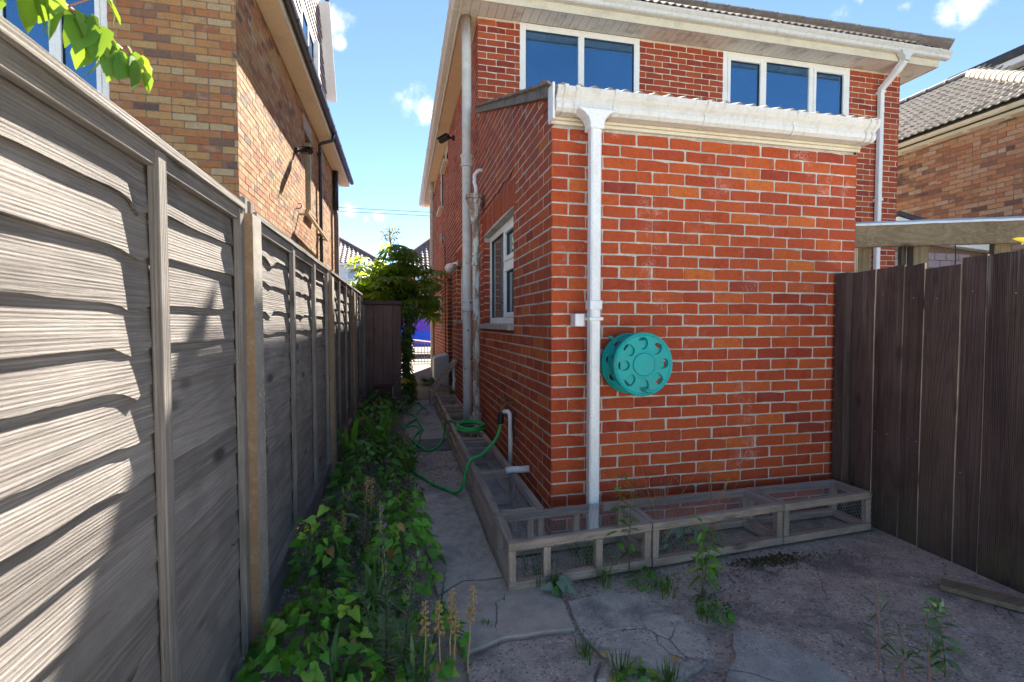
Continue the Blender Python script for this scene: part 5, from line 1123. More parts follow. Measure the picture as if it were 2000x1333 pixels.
# ================================================================ gate, van, cables at the street end
gt = thing('iron_gate', 'low wrought iron gate with scrolls at the street end of the alley', 'gate', (.3, 16.3, 0))
for z in (.06, .36, .70):
    m = MB(); m.bar((-.55, 16.3, z), (1.02, 16.3, z), .02, .025); part(m, 'rail', M['gate'], gt)
for i in range(15):
    x = -.5 + .105 * i
    m = MB(); m.tube([(x, 16.3, .0), (x, 16.3, .78)], .011, 6); part(m, 'bar', M['gate'], gt)
for cx in (.28, -.3):
    for sx, sz in ((-1, 1), (1, 1), (-1, -1), (1, -1)):
        m = MB(); m.tube([(cx + sx * (.01 + .075 - .075 * cos(t) * (1 - t / 9)), 16.28, .55 + sz * (.075 + .075 * sin(t) * (1 - t / 9))) for t in [k * .45 for k in range(13)]], .012, 5); part(m, 'scroll', M['gate'], gt)
m = MB(); m.bar((.22, 16.28, .80), (1.0, 16.28, .70), .02, .03); part(m, 'top_bar', M['pvc'], gt)
van = thing('parked_van', 'bright blue van with a violet tinted side window parked beyond the iron gate', 'van', (-.2, 21, 0))
prof = [(-3.0, .35), (-2.95, 1.0), (-2.2, 1.25), (-1.75, 2.15), (3.2, 2.2), (3.35, 1.9), (3.4, .35)]
m = MB(); m.prism(prof, (0, 20.6, 0), (1, 0, 0), (0, 0, 1), (0, 1.8, 0)); part(m, 'body', M['van_blue'], van, bevel=.04)
m = MB(); m.box(.42, 1.55, 20.585, 20.598, 1.0, 1.70); part(m, 'side_window', M['van_glass'], van)
m = MB(); m.box(-1.5, .25, 20.585, 20.598, 1.15, 1.85); part(m, 'side_window', M['van_glass'], van)
m = MB(); m.box(-2.9, 3.3, 20.58, 20.60, .45, .62); part(m, 'side_trim', M['van_glass'], van)
for x in (-2.1, 2.6):
    m = MB(); m.lathe([(.30, -.09), (.33, -.06), (.33, .06), (.30, .09)], (x, 20.66, .33), 'Y', 20); wh = part(m, 'wheel', M['black'], van)
    m = MB(); m.lathe([(.2, .0), (.18, .012)], (x, 20.56, .33), 'Y', 16); part(m, 'rim', M['steel'], wh)
for i, (z0, z1) in enumerate(((8.35, 8.25), (8.15, 8.02))):
    P = [V(-22 + 44 * k / 24, 30, z0 + (z1 - z0) * k / 24 - .35 * (1 - (k / 12 - 1) ** 2)) for k in range(25)]
    single(MB().tube(P, .014, 5), 'overhead_cable', M['black'], ['upper of the two cables crossing the sky over the street', 'lower of the two cables crossing the sky over the street'][i], 'cable', P[0], 'overhead cables')
# ================================================================ planting
def leaf_mb(rows, fold=.12, droop=.25, stalk=.0):
    """one leaf along +Y, length 1: rows = (y, half width)"""
    m = MB(); vs = []
    for i, (y, wd) in enumerate(rows):
        z = -droop * y * y if y > 0 else 0; yy = y if wd >= 0 else y
        mid = y if y > 0 else 0.0
        vs += [(-abs(wd), y, z + fold * abs(wd)), (0, mid, -droop * mid * mid), (abs(wd), y, z + fold * abs(wd))]
    fs = []
    for i in range(len(rows) - 1):
        a = i * 3; fs += [(a, a + 1, a + 4, a + 3), (a + 1, a + 2, a + 5, a + 4)]
    m.add(vs, fs); return m
HEART = [(-.16, .26), (-.02, .40), (.18, .43), (.42, .33), (.70, .17), (1.0, .008)]
OVAL = [(0, .03), (.15, .20), (.4, .28), (.7, .20), (1.0, .01)]
LANCE = [(0, .02), (.2, .085), (.5, .11), (.8, .06), (1.0, .005)]
NETTLE = [(0, .12), (.12, .27), (.3, .28), (.42, .235), (.55, .21), (.62, .16), (.8, .10), (1.0, .005)]
LINEAR = [(0, .035), (.5, .062), (1.0, .006)]
def palm_mb(lobes=8, spread=125):
    m = MB()
    for k in range(lobes):
        a = radians(-spread + 2 * spread * k / (lobes - 1)); L = 1.0 - .32 * abs(k / (lobes - 1) * 2 - 1) ** 1.5
        d = V(sin(a), cos(a), 0); t = V(cos(a), -sin(a), 0); z = lambda f: -.30 * f * f
        P = []
        for f, wd in ((.0, .02), (.35, .085), (.62, .135), (.82, .085), (1.0, .004)):
            c = d * (f * L); P += [c - t * wd + V(0, 0, z(f) + .04 * wd / .13), c + V(0, 0, z(f)), c + t * wd + V(0, 0, z(f) + .04 * wd / .13)]
        m.add(P, [g for i in range(4) for g in ((i * 3, i * 3 + 1, i * 3 + 4, i * 3 + 3), (i * 3 + 1, i * 3 + 2, i * 3 + 5, i * 3 + 4))])
    return m
def strap_mb(L=1, bend=1.2, wd=.045, n=7, twist=.3):
    m = MB(); vs = []; p = V(0, 0, 0); ang = radians(80)
    for i in range(n + 1):
        t = i / n; w_ = wd * (min(1, .55 + 2 * t) if t < .3 else 1) * (1 - max(0, (t - .45) / .55) ** 2) + .001
        s = V(cos(twist * t), sin(twist * t) * .3, 0).normalized() * w_
        vs += [p - s + V(0, 0, .25 * w_), p, p + s + V(0, 0, .25 * w_)]; ang -= bend / n * (.4 + 1.2 * t); p = p + V(0, cos(ang), sin(ang)) * (L / n)
    m.add(vs, [g for i in range(n) for g in ((i * 3, i * 3 + 1, i * 3 + 4, i * 3 + 3), (i * 3 + 1, i * 3 + 2, i * 3 + 5, i * 3 + 4))]); return m
LM = {}
def lmesh(kind, mat, v=0):
    k = (kind, mat, v)
    if k not in LM:
        rows = {'heart': HEART, 'oval': OVAL, 'lance': LANCE, 'nettle': NETTLE, 'linear': LINEAR}.get(kind)
        mb = palm_mb(8 - v % 2) if kind == 'palm' else strap_mb(1, .6 + .45 * v, .045 if v % 2 else .036, 7, .3 * v) if kind == 'strap' else leaf_mb([(y, w_ * (1 + .14 * ((v * 7 + i * 3) % 5 - 2) / 2)) for i, (y, w_) in enumerate(rows)], (.12, .30, -.05, .2)[v % 4], (.15, .35, .5, .05)[v % 4])
        LM[k] = (mb.mesh('leaf', M[mat], smooth=kind != 'linear'), mb)
    return LM[k]
def orient(p, d, n, s):
    d = Vector(d).normalized(); n = Vector(n); n = (n - d * n.dot(d))
    n = n.normalized() if n.length > 1e-4 else d.orthogonal().normalized()
    R = Matrix((d.cross(n) * s, d * s, n * s)).transposed().to_4x4(); R.translation = Vector(p); return R
def leaf(root, kind, mat, p, d, n, s, rs, name='leaf'):
    return inst(lmesh(kind, mat, rs.randrange(4))[0], name, root, orient(p, d, n, s))
def jleaf(mb, kind, mat, p, d, n, s, rs):
    q = lmesh(kind, mat, rs.randrange(4))[1]; R = orient(p, d, n, s); mb.add([R @ Vector(v) for v in q.v], q.f, rs.random())
rv = lambda rs, s=1: V(rs.uniform(-s, s), rs.uniform(-s, s), rs.uniform(-s, s))
GRP = 'weeds along the fence bed'
def mound(name, label, c, rx, ry, H, n, kind, mat, s0, s1, seed, cat='plant', group=GRP, up=.7, stems=6, skirt=.2, stemmat='stem_green'):
    """leafy sprawl: separate leaves over an uneven mound, on trailing stems"""
    rs = random.Random(seed); t = thing(name, label, cat, (c[0], c[1], 0), group); m = MB()
    for i in range(stems):
        a = rs.uniform(0, 6.3); q = [V(c[0] + rx * cos(a) * f * rs.uniform(.8, 1), c[1] + ry * sin(a) * f * rs.uniform(.8, 1), .01 + H * (1.1 - f) * (f * 2.2 if f < .4 else 1) * rs.uniform(.8, 1)) for f in (0, .2, .45, .7, .95)]
        m.tube(spline(q, 3), .0022, 4)
    if stems: part(m, 'stems', M[stemmat], t)
    for i in range(n):
        a, r = rs.uniform(0, 2 * pi), sqrt(rs.random()); x, y = c[0] + rx * r * cos(a), c[1] + ry * r * sin(a)
        hz_ = H * (1 - r ** 2.2) * (.75 + .6 * mnoise.noise((x * 7, y * 7, seed))) + skirt * H * .3
        z = max(.015, hz_ * rs.uniform(.55, 1.0)); o = V(cos(a), sin(a), 0)
        d = (o * rs.uniform(.3, 1.2) + rv(rs, .9)); d.z = rs.uniform(-.75, .15)
        nrm = V(0, 0, up) + o * .5 * r + V(.05, -.35, 0) + rv(rs, .55)
        if y < c[1] + 10 and x > -.565: leaf(t, kind if rs.random() < .8 else rs.choice(('oval', 'lance', 'nettle')), mat if rs.random() < .86 else rs.choice(('dry_leaf', 'leaf_strap', 'leaf_mid', 'leaf_bright')), (max(x, -.545), y, z), d, nrm, rs.uniform(s0, s1), rs)
    return t
def whorled(name, label, base, H, lean, seed, mat='leaf_grey', Ls=.055, dens=150, flower=None, cat='plant', group='spiky grey green toadflax spires', tip=None, stemr=.003):
    rs = random.Random(seed); t = thing(name, label, cat, base, group); b = Vector(base); L = Vector(lean)
    path = [b + V(L.x * f * f, L.y * f * f, H * f) for f in [k / 10 for k in range(11)]]
    m = MB(); m.tube(path, [stemr * (1 - .6 * k / 10) for k in range(11)], 5); part(m, 'stem', M['stem_dark'], t)
    m = MB()
    for i in range(int(dens * H / .5)):
        f = rs.uniform(.08, 1); p = b + V(L.x * f * f, L.y * f * f, H * f); a = i * 2.4; o = V(cos(a), sin(a), 0)
        s = Ls * (1.05 - .55 * f) * rs.uniform(.7, 1.15) * (1.2 if f < .3 else 1)
        jleaf(m, 'linear' if tip is None else tip, mat, p, o + V(0, 0, rs.uniform(.15, .9) + f * .8), V(0, 0, 1) + o * -.5, s, rs)
    part(m, 'foliage', M[mat], t, kind='stuff')
    if flower:
        m = MB()
        for i in range(16):
            f = rs.uniform(.86, 1); p = b + V(L.x * f * f, L.y * f * f, H * f) + rv(rs, .012); jleaf(m, 'oval', flower, p, rv(rs) + V(0, 0, .6), rv(rs), .012, rs)
        part(m, 'flowers', M[flower], t, kind='stuff')
    return t
def straps(name, label, base, n, L0, L1, seed, mat='leaf_strap', cat='plant', group=GRP, spread=.03, upright=0):
    rs = random.Random(seed); t = thing(name, label, cat, base, group)
    for i in range(n):
        a = rs.uniform(0, 6.3); v = rs.randrange(4) if not upright else 0; R = Matrix.Rotation(a, 4, 'Z') @ Matrix.Rotation(rs.uniform(-.3, .25) if not upright else rs.uniform(-.16, .12), 4, 'X')
        s = rs.uniform(L0, L1); Mx = Matrix.Translation(Vector(base) + V(rs.uniform(-1, 1) * spread, rs.uniform(-1, 1) * spread, 0)) @ R @ Matrix.Diagonal((s * rs.uniform(.8, 1.2), s, s, 1))
        inst(lmesh('strap', mat, v)[0], 'leaf', t, Mx)
    return t
def drystalk(label, base, H, lean, seed, bare=False, group='dried seed stalks in the bed'):
    rs = random.Random(seed); t = thing('dry_stalk', label, 'dry stalk', base, group); b, L = Vector(base), Vector(lean)
    P = [b + V(L.x * f, L.y * f, H * f) + rv(rs, .0025) for f in [k / 8 for k in range(9)]]; m = MB(); m.tube(P, [.0034 - .0018 * k / 8 for k in range(9)], 6); part(m, 'stem', M['straw'], t)
    if not bare:
        m = MB()
        for i in range(26):
            f = .58 + .42 * i / 26; p = b + V(L.x * f, L.y * f, H * f); a = i * 2.4; o = V(cos(a), sin(a), .35).normalized(); r = rs.uniform(.0045, .0085) * (1.25 - .6 * (f - .58) / .42)
            c = p + o * (.006 + r); m.add([c + V(q[0] * r, q[1] * r, q[2] * r * 2.0) for q in OCT], OCF, rs.random()); m.bar(p, c, .0012, .0012)
        part(m, 'seed_heads', M['seed'], t)
    return t
def tuft(label, base, n, H, seed, mat='grass', r=.03, cat='grass tuft', name='grass_tuft', group='grass tufts in the cracks', droop=.5):
    rs = random.Random(seed); m = MB(); b = Vector(base)
    for i in range(n):
        a = rs.uniform(0, 6.3); o = V(cos(a), sin(a), 0); p = b + o * rs.uniform(0, r); h = H * rs.uniform(.5, 1.1); k = h * droop * rs.uniform(.3, 1.3); s = V(-o.y, o.x, 0) * rs.uniform(.0012, .0024)
        P = [p, p + o * k * .2 + V(0, 0, h * .5), p + o * k * .6 + V(0, 0, h * .85), p + o * k + V(0, 0, h * .92)]
        m.add([P[0] - s, P[0] + s, P[1] - s, P[1] + s, P[2] - s * .7, P[2] + s * .7, P[3]], [(0, 1, 3, 2), (2, 3, 5, 4), (4, 5, 6)], rs.random())
    return single(m, name, M[mat], label, cat, base, group)
def tallweed(name, label, base, H, seed, kind='nettle', mat='leaf_mid', n=9, s0=.05, s1=.075, lean=(.0, 0), group='tall weeds by the netted frames', twin=True, stem='stem_green', up=.25):
    rs = random.Random(seed); t = thing(name, label, 'weed', base, group); b = Vector(base)
    m = MB(); P = [b + V(lean[0] * f * f, lean[1] * f * f, H * f) for f in [k / 8 for k in range(9)]]; m.tube(P, [.0035 - .0022 * k / 8 for k in range(9)], 6); part(m, 'stem', M[stem], t)
    for i in range(n):
        f = .22 + .78 * i / (n - 1); p = b + V(lean[0] * f * f, lean[1] * f * f, H * f); a = i * 1.65 + rs.uniform(-.3, .3)
        for k in ((0, pi) if twin else (0,)):
            o = V(cos(a + k), sin(a + k), 0); leaf(t, kind, mat, p + o * .012, o + V(0, 0, rs.uniform(-.35, up)), V(0, 0, 1) + rv(rs, .3), rs.uniform(s0, s1) * (1.1 - .5 * f), rs)
    return t
# --- the bed along the fence, near to far
mound('bindweed', 'big heart leaved bindweed sprawling at the front of the bed, below the first concrete post', (-.34, 1.98), .27, .38, .33, 290, 'heart', 'leaf_bright', .030, .066, 1)
mound('bindweed', 'bindweed climbing the foot of the fence just past the first concrete post', (-.40, 2.58), .15, .28, .48, 130, 'heart', 'leaf_bright', .030, .058, 2)
mound('bindweed', 'dense bindweed cascade spilling onto the path opposite the corner frame', (.0, 2.66), .20, .42, .44, 290, 'heart', 'leaf_bright', .028, .056, 3, skirt=.5)
mound('bindweed', 'low bindweed under the dry stalks at the path edge', (.10, 1.93), .17, .26, .18, 120, 'heart', 'leaf_bright', .024, .050, 4)
mound('weed_clump', 'oval leaved weed clump in the gravel beside the third fence post', (-.34, 3.35), .20, .42, .22, 100, 'oval', 'leaf_mid', .035, .065, 5)
mound('weed_clump', 'sprawling dark weed clump midway along the bed by the path edge', (-.06, 3.75), .22, .46, .26, 140, 'oval', 'leaf_mid', .035, .07, 6)
mound('weed_clump', 'broad leaved weed clump opposite the first alley frame', (-.28, 4.45), .28, .52, .42, 170, 'oval', 'leaf_mid', .045, .09, 7)
mound('weed_clump', 'grassy weed clump spilling over the hose on the path', (-.04, 4.75), .15, .55, .30, 120, 'lance', 'leaf_mid', .07, .15, 8)
mound('weed_clump', 'dark tangle of weeds opposite the drain cover', (-.28, 5.45), .27, .60, .52, 170, 'oval', 'leaf_mid', .05, .10, 9)
mound('weed_clump', 'tall weed tangle between iris leaves and cupboard', (-.30, 6.45), .28, .60, .52, 170, 'oval', 'leaf_mid', .05, .10, 10)
mound('weed_clump', 'shaded weeds at the foot of the brown cupboard', (-.32, 7.35), .28, .45, .46, 120, 'oval', 'leaf_dark', .06, .11, 11)
mound('grassy_weed', 'bright lance leaved weeds between the strap leaves and the gravel patch', (-.24, 2.75), .18, .34, .26, 120, 'lance', 'leaf_strap', .06, .12, 201, stems=4)
mound('grassy_weed', 'yellow green narrow leaved weeds at the path edge by the first alley frame', (.03, 3.3), .10, .40, .20, 110, 'lance', 'leaf_bright', .05, .10, 202, stems=4)
mound('grassy_weed', 'mixed narrow leaved weeds filling the bed behind the big bindweed', (-.16, 2.15), .20, .26, .20, 120, 'lance', 'leaf_strap', .05, .10, 203, stems=4)
mound('grassy_weed', 'narrow leaved weeds against the fence foot by the third post', (-.40, 3.95), .13, .5, .30, 120, 'lance', 'leaf_bright', .06, .11, 204, stems=4)
mound('sage_plant', 'pale grey green plant by the front of the red metal box', (.0, 7.45), .14, .14, .30, 36, 'nettle', 'leaf_sage', .06, .10, 12)
mound('weed_clump', 'small dark seedlings along the foot of the fence in the gravel', (-.46, 3.0), .07, .5, .09, 50, 'oval', 'leaf_dark', .02, .04, 13)
whorled('toadflax', 'tallest spiky grey green toadflax spire with violet flowers at its tip', (-.06, 1.86, 0), .60, (-.02, .10), 21, flower='violet', dens=210)
whorled('toadflax', 'second toadflax spire leaning right, with a dark bare lower stem', (.0, 1.80, 0), .44, (.06, .05), 22, Ls=.06, dens=230)
whorled('toadflax', 'short bushy toadflax shoot in front of the strap leaves', (-.11, 1.92, 0), .30, (-.05, .02), 23, Ls=.06, dens=220)
whorled('toadflax', 'small toadflax shoot at the path edge beside the low bindweed', (.16, 2.10, 0), .24, (.02, .0), 24, mat='leaf_strap', Ls=.04, dens=200)
straps('strap_leaf_plant', 'arching strap leaved clump in the gravel behind the toadflax spires', (-.13, 2.22, 0), 16, .20, .34, 31)
straps('strap_leaf_plant', 'broad strap leaved clump beneath the dry stalks', (.05, 1.78, 0), 14, .14, .24, 32)
straps('strap_leaf_plant', 'strap leaved clump with browned tips at the front of the bed', (-.22, 1.80, 0), 10, .16, .26, 33)
straps('iris', 'upright sword leaved iris clump halfway down the bed', (-.20, 5.0, 0), 12, .42, .62, 34, mat='leaf_bright', upright=1, spread=.05)
straps('iris', 'upright iris leaves close against the fence', (-.47, 4.75, 0), 7, .40, .58, 35, mat='leaf_bright', upright=1, spread=.03)
straps('strap_leaf_plant', 'long blade leaved clump bending over the hose at the path edge', (.06, 4.35, 0), 12, .22, .36, 36, mat='leaf_mid')
for i, (x, y, h, lx, lab) in enumerate([(.075, 1.76, .30, .005, 'dry seed stalk leftmost of the tan cluster'), (.13, 1.77, .29, .0, 'dry seed stalk second in the tan cluster'), (.165, 1.80, .315, .02, 'tallest dry seed stalk in the middle of the tan cluster'), (.185, 1.79, .24, .01, 'short dry seed stalk beside the tallest one'), (.235, 1.80, .315, .03, 'dry seed stalk leaning out over the path, rightmost of the cluster')]):
    drystalk(lab, (x, y, 0), h, (lx, .03), 50 + i)
for i, (x, y, h, lab) in enumerate([(-.13, 2.60, .40, 'pale bare stalk standing in the bed behind the strap leaves'), (-.22, 2.95, .42, 'straw coloured seed stalk by the gravel patch'), (-.19, 2.98, .40, 'thin straw seed stalk beside the gravel patch'), (-.33, 2.75, .30, 'short brown seed stalk near the fence foot'), (-.12, 2.50, .40, 'pale leaning stalk rising through the bindweed')]):
    drystalk(lab, (x, y, 0), h, (.02, .02), 60 + i, bare=i in (0, 4))
rg = tallweed('ragwort', 'weed with small yellow flowers beside the path end of the bed', (.07, 7.05, 0), .48, 71, 'lance', 'leaf_mid', 9, .09, .13, group=GRP)
m = MB(); rs = random.Random(4)
for i in range(60): jleaf(m, 'oval', 'yellow', V(.07, 7.05, .50) + V(rs.gauss(0, .05), rs.gauss(0, .05), rs.gauss(0, .02)), rv(rs), V(0, -.5, 1) + rv(rs, .5), .022, rs)
part(m, 'flowers', M['yellow'], rg, kind='stuff')
tf_ = tallweed('small_orange_flower', 'little weed with orange buds at the fence foot past the first post', (-.44, 2.42, 0), .36, 72, 'oval', 'leaf_mid', 7, .03, .045, group=GRP)
m = MB()
for i in range(24): jleaf(m, 'oval', 'yellow', V(-.44, 2.42, .36) + rv(rs, .035), rv(rs), rv(rs), .011, rs)
part(m, 'flowers', M['yellow'], tf_, kind='stuff')
# --- weeds in the yard
mound('sage_plant', 'small pale sage leaved plant at the corner of the outermost frame', (.752, 2.265), .055, .05, .12, 22, 'nettle', 'leaf_sage', .05, .075, 81, group='weeds at the foot of the frames', stems=3)
tallweed('nettle', 'tall nettle like weed rising through the corner frame netting', (1.10, 2.36, 0), .52, 82, lean=(.03, 0), n=8, s0=.055, s1=.08)
tallweed('nettle', 'second tall nettle like weed beside the first', (1.17, 2.35, 0), .47, 83, lean=(.02, .02), n=7, s0=.05, s1=.07)
tallweed('leafy_weed', 'bushy upright weed in front of the middle frame', (1.44, 2.10, 0), .36, 84, 'lance', 'leaf_bright', 14, .08, .13, lean=(.0, .02), twin=True)
tallweed('leafy_weed', 'leafy shoot lying against the middle frame netting', (1.52, 2.20, 0), .24, 85, 'oval', 'leaf_mid', 8, .05, .08, lean=(.06, 0))
mound('weed_clump', 'low fern like weeds between corner and middle frames', (1.24, 2.25), .11, .07, .06, 60, 'lance', 'leaf_mid', .03, .06, 86, group='weeds at the foot of the frames', stems=0)
mound('weed_clump', 'low weed patch below the bushy upright weed', (1.40, 1.96), .07, .10, .06, 50, 'lance', 'leaf_mid', .03, .06, 87, group='weeds at the foot of the frames', stems=0)
TU = [((1.00, 2.285, 0), 60, .10, 'dense grass tuft at the foot of the corner frame'), ((1.25, 2.12, 0), 45, .08, 'grass tuft on the crack below the frame joint'), ((1.32, 1.90, 0), 40, .06, 'grass tuft between the two pale slabs'), ((.70, 1.78, 0), 40, .07, 'grass in the crack beside the smooth slab'), ((.80, 1.66, 0), 70, .08, 'grass tuft with a yellow flower at the front of the yard'), ((.95, 1.58, 0), 70, .07, 'wide grass tuft at the front edge of the pale slab'), ((.36, 2.06, .005), 14, .025, 'tiny seedling on the smooth slab'), ((.47, 2.24, .005), 10, .02, 'tiny green sprout near the frame on the smooth slab')]
for i, (b, n, h, lb) in enumerate(TU): tuft(lb, b, n, h, 90 + i, r=.02 + h * .5)
mound('dandelion', 'dandelion rosette in the grass at the front of the yard', (.86, 1.62), .07, .05, .035, 30, 'lance', 'leaf_bright', .05, .09, 98, group='weeds at the foot of the frames', stems=0)
m = MB()
for i in range(14): jleaf(m, 'linear', 'yellow', (.745, 1.70, .055), V(cos(i), sin(i), .6), V(0, 0, 1), .018, rs)
single(m, 'dandelion_flower', M['yellow'], 'single yellow flower head in the grass tuft', 'flower', (.745, 1.70, .05))
m = MB(); jleaf(m, 'oval', 'dry_leaf', (1.02, 1.66, .012), (.6, .8, .1), (0, -.3, 1), .06, rs); single(m, 'fallen_leaf', M['dry_leaf'], 'fallen orange brown leaf lying by the wide grass tuft', 'leaf', (1.02, 1.66, .01))
for i, (b, h, lb) in enumerate([((1.77, 1.47, 0), .34, 'slim reddish stemmed seedling in the open yard'), ((1.80, 1.40, 0), .20, 'short slim seedling beside the reddish stemmed one'), ((1.89, 1.38, 0), .24, 'narrow leaved seedling next to the pale bushy plant')]):
    tallweed('seedling', lb, b, h, 110 + i, 'linear', 'leaf_strap', 12, .06, .09, lean=(-.02, 0), group='seedlings in the open yard', stem='stem_pink', up=.9)
pb = tallweed('forget_me_not', 'pale bushy plant with tiny blue flowers at the front of the yard', (1.97, 1.38, 0), .26, 115, 'oval', 'leaf_grey', 11, .05, .07, lean=(-.03, .03), group='seedlings in the open yard')
m = MB()
for i in range(22): jleaf(m, 'oval', 'blue', V(1.90, 1.38, .08) + V(rs.gauss(0, .07), rs.gauss(0, .03), rs.uniform(-.05, .12)), rv(rs), V(0, -1, .5), .010, rs)
part(m, 'flowers', M['blue'], pb, kind='stuff')
m = MB()
for i in range(60): jleaf(m, 'oval', 'leaf_grey', V(1.945, 1.405, .255) + rv(rs, .022), rv(rs) + V(0, 0, .6), rv(rs), .024, rs)
part(m, 'flower_buds', M['leaf_grey'], pb, kind='stuff')
for i, (cx, cy, n, lb) in enumerate([(1.45, 2.56, 26, 'wispy dry grass standing in the middle frame against the brick wall'), (1.85, 2.62, 18, 'second wisp of dry grass in the middle frame')]):
    t = tuft(lb, (cx, cy, .0), n, .50, 130 + i, 'dry_leaf', .10, group='dry grass behind the frames', droop=.7)
for i, (b, n, lb) in enumerate([((1.0, 2.5, 0), 160, 'bright grass growing inside the corner frame behind the downpipe foot'), ((.70, 2.42, 0), 90, 'short grass inside the corner frame at its left end'), ((.66, 3.0, 0), 60, 'grass inside the first alley frame')]):
    tuft(lb, b, n, .09, 140 + i, r=.14, group='grass inside the frames')
mound('leafy_weed', 'grey green weed growing inside the middle frame', (1.62, 2.58), .14, .08, .26, 34, 'lance', 'leaf_sage', .07, .13, 143, group='grass inside the frames')
tuft('green moss and grass on the far alley frame by the bent waste pipe', (.78, 7.6, .2), 90, .12, 150, r=.06, group='grass inside the frames')
# --- climbing stem over the fence, top left
cl = thing('climber', 'sunlit climbing stem with bright green leaves hanging over the lapped fence top', 'climbing plant', (-.62, .86, 1.77))
P = spline([(-.80, .70, 1.80), (-.62, .80, 1.855), (-.545, .88, 1.875), (-.505, .96, 1.868), (-.475, 1.02, 1.85), (-.455, 1.055, 1.832)], 5)
m = MB(); m.tube(P, [.0042 - .0026 * k / (len(P) - 1) for k in range(len(P))], 7)
m.tube([(-.515, .945, 1.868), (-.50, .975, 1.90), (-.485, .99, 1.925)], .0016, 5); part(m, 'stem', M['stem_pink'], cl, smooth=True)
rs = random.Random(9)
LV = [((-.56, .87, 1.872), (-.0, .35, -1), .075), ((-.535, .90, 1.868), (.05, .2, -1), .085), ((-.52, .925, 1.866), (-.1, .45, -.8), .070), ((-.50, .955, 1.858), (0, .3, -1), .062), ((-.485, .985, 1.856), (.1, .3, -1), .045), ((-.475, 1.005, 1.845), (-.1, .1, -1), .040), ((-.455, 1.055, 1.832), (.1, .6, -.7), .045), ((-.46, 1.045, 1.842), (.2, .5, .2), .050), ((-.46, 1.05, 1.85), (.1, .55, -.5), .055), ((-.485, .99, 1.925), (.2, .5, -.25), .062), ((-.48, 1.0, 1.925), (.1, .45, -.7), .056), ((-.485, .985, 1.925), (-.3, .1, .7), .045), ((-.47, 1.03, 1.86), (.25, .4, -.1), .040), ((-.60, .82, 1.86), (.2, .1, -1), .07), ((-.62, .80, 1.86), (.3, -.2, -.6), .07), ((-.65, .79, 1.85), (.2, .1, -.8), .08), ((-.60, .83, 1.87), (.1, .3, .4), .06), ((-.70, .76, 1.84), (.2, .3, -.9), .08), ((-.56, .86, 1.88), (.3, -.3, -.5), .06), ((-.455, 1.06, 1.825), (0, .3, -1), .035)]
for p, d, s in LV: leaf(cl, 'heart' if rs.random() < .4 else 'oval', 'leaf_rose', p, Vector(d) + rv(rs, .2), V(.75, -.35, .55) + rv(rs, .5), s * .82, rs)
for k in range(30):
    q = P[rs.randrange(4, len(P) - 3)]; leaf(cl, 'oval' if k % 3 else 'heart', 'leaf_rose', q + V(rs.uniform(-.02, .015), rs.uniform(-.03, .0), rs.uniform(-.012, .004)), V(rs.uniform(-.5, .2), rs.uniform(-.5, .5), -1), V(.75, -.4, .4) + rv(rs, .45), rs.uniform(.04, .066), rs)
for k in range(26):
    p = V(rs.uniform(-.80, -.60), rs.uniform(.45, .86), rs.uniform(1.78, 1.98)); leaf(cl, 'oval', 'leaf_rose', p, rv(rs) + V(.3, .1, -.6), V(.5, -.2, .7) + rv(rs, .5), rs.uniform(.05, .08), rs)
m = MB()
for k in range(4): m.tube(spline([(-.80, .60 - .1 * k, 1.70), (-.72, .66 - .09 * k, 1.86), (-.66, .78 - .12 * k, 1.93), (-.60, .84 - .1 * k, 1.90)], 4), .0025, 5)
part(m, 'side_stems', M['stem_pink'], cl)
cl.location += V(.01, -.03, -.058)
yl = thing('yellow_shrub', 'yellow green leaf sprig poking in at the picture edge above the dark fence', 'plant', (1.82, .84, 0))
m = MB(); m.tube(spline([(1.82, .84, 0), (1.80, .86, .8), (1.74, .90, 1.40), (1.66, .95, 1.50), (1.60, .97, 1.53)], 5), .004, 6); part(m, 'stem', M['stem_green'], yl)
for p, d, s in [((1.62, .965, 1.53), (-.6, .2, .2), .045), ((1.625, .96, 1.525), (-.3, .1, -.9), .05), ((1.64, .95, 1.52), (-.2, 0, .9), .04), ((1.66, .95, 1.51), (.2, .3, -.8), .05), ((1.72, .91, 1.42), (.5, .2, .2), .06), ((1.76, .89, 1.3), (.5, -.2, .1), .06)]: leaf(yl, 'oval', 'yellow' if s < .051 else 'leaf_rose', p, d, (-.6, -.5, .6), s, rs)
# --- big palmate shrub at the end of the alley
fa = thing('palmate_shrub', 'large evergreen shrub with big palmate leaves rising behind the brown cupboard', 'shrub', (-.15, 9.3, 0))
rs = random.Random(31); m = MB(); tips = []
for i in range(46):
    a = rs.uniform(0, 2 * pi); r = sqrt(rs.random()); tip = V(-.13 + .74 * r * cos(a), 9.25 + .66 * r * sin(a), 1.50 + (1.26 - .55 * r * r) * rs.uniform(.1, 1))
    q = [V(-.15 + rs.uniform(-.08, .08), 9.3 + rs.uniform(-.08, .08), -.02), V(-.15 + (tip.x + .15) * .25, 9.3 + (tip.y - 9.3) * .25, tip.z * .5), V(-.15 + (tip.x + .15) * .65, 9.3 + (tip.y - 9.3) * .65, tip.z * .80), tip]
    m.tube(spline(q, 4), [.022 - .016 * k / 12 for k in range(13)], 6); tips.append(tip)
part(m, 'branches', M['bark'], fa)
cnt = 0; jm = MB()
def crown_leaf(p, o, s):
    global cnt
    d = V(o.x, o.y, rs.uniform(-.55, .05)); n_ = V(o.x * .3, o.y * .3 - .05, 1) + rv(rs, .28)
    if cnt < 296: leaf(fa, 'palm', 'leaf_fatsia', p, d, n_, s, rs)
    else: jleaf(jm, 'palm', 'leaf_fatsia', p, d, n_, s, rs)
    cnt += 1
cand = []
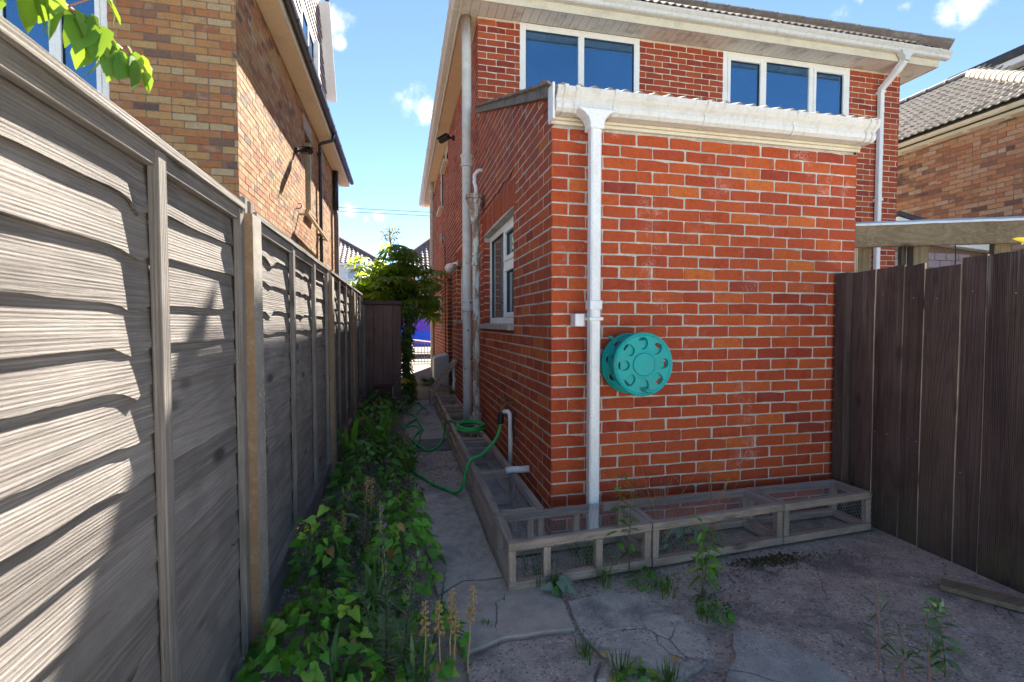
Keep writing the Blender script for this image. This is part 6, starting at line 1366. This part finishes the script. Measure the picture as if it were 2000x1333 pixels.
for tip in tips:
    for k in range(13):
        a = rs.uniform(0, 2 * pi); o = V(cos(a), sin(a), 0); cand.append((tip + o * rs.uniform(.08, .22) + V(0, 0, rs.uniform(-.22, .08)), o, rs.uniform(.15, .25)))
cand.sort(key=lambda t: t[0].y)
for p, o, s in cand: crown_leaf(p, o, s)
if jm.v: part(jm, 'leaf', M['leaf_fatsia'], fa, kind='stuff')
m = MB(); m.tube(spline([(-.14, 9.2, 2.4), (-.16, 9.2, 2.75), (-.18, 9.18, 3.0)], 4), .010, 6)
for i in range(16):
    z = 2.70 + .02 * i; a = i * 2.4; m.tube([(-.17, 9.19, z), (-.17 + .13 * cos(a), 9.19 + .13 * sin(a), z + .07)], .003, 4)
part(m, 'flower_stalk', M['bark'], fa)
m = MB()
for i in range(110): jleaf(m, 'oval', 'leaf_gold', V(-.17 + rs.gauss(0, .09), 9.19 + rs.gauss(0, .06), rs.gauss(2.90, .07)), rv(rs), rv(rs) + V(0, -.3, .4), .045, rs)
part(m, 'flower_head', M['leaf_gold'], fa, kind='stuff')
cr = thing('creeper', 'dark lobed creeper hanging down the alley side of the brown cupboard', 'climbing plant', (.06, 8.3, 0)); rs = random.Random(12)
for i in range(170):
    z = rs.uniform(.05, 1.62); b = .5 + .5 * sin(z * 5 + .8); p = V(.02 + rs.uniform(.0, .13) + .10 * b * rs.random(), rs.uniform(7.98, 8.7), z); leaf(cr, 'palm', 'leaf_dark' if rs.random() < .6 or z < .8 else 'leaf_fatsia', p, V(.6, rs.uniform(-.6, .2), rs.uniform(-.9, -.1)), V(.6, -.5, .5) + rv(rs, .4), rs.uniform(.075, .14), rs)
for i in range(26):
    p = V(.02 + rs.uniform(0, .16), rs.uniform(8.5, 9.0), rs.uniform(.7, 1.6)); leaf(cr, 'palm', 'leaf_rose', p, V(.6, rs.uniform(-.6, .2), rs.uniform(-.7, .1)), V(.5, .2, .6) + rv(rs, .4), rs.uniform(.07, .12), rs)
m = MB()
for k in range(5): m.tube(spline([(.03 + .02 * k, 8.1 + .12 * k, 0), (.05 + .02 * k, 8.15 + .1 * k, .6), (.04 + .03 * k, 8.1 + .1 * k, 1.2), (.08, 8.3 + .1 * k, 1.65)], 4), .006, 5)
part(m, 'stems', M['bark'], cr)
vn = thing('creeper', 'leafy green creeper hanging against the stained far downpipe', 'climbing plant', (.62, 11.6, 1.0)); rs = random.Random(15)
for i in range(120):
    z = rs.uniform(1.45, 2.35); p = V(.60 + rs.gauss(0, .13), 11.2 + rs.gauss(0, .25), z); leaf(vn, 'palm', 'leaf_mid', p, V(rs.uniform(-.6, .3), -.5, -.5), V(0, -.6, .7) + rv(rs, .5), rs.uniform(.08, .14), rs)
m = MB(); m.tube(spline([(.72, 11.5, 0), (.75, 11.5, .9), (.70, 11.4, 1.8), (.55, 11.1, 2.3)], 5), .010, 6); part(m, 'stems', M['bark'], vn)
fb = thing('fern_bush', 'low ferny bush below the grey white cabinet', 'bush', (.60, 10.4, 0)); rs = random.Random(16); m = MB()
for i in range(60):
    a = rs.uniform(0, 6.3); o = V(cos(a), sin(a), rs.uniform(.3, 1.4)).normalized(); p = V(.58, 10.6, .02); L = rs.uniform(.3, .55)
    for k in range(9):
        f = .2 + .8 * k / 8; c = p + o * L * f - V(0, 0, .22 * f * f)
        for sd in (-1, 1): jleaf(m, 'lance', 'leaf_mid', c, o + V(-o.y, o.x, 0) * sd * 1.2 + V(0, 0, -.2), V(0, 0, 1), .10 * (1.15 - f), rs)
part(m, 'foliage', M['leaf_mid'], fb, kind='stuff')
yb = mound('bush', 'yellow green bush peeping over the far end of the lapped fence', (-.66, 9.0), .22, .3, 1.75, 90, 'palm', 'leaf_rose', .09, .14, 17, cat='bush', group=None, stems=4) if False else thing('bush', 'yellow green bush peeping over the far end of the lapped fence', 'bush', (-.75, 9.2, 0))
rs = random.Random(18); m = MB(); m.tube([(-.75, 9.2, 0), (-.73, 9.2, 1.0), (-.72, 9.2, 1.6)], .02, 6); part(m, 'stems', M['bark'], yb)
for i in range(90):
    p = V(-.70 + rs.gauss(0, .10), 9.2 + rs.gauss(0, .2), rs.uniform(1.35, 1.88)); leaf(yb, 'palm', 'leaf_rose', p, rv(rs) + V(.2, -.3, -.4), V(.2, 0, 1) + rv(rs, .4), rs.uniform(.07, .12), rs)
print('objects', len(bpy.data.objects), 'tris', sum(len(m.polygons) for m in bpy.data.meshes))
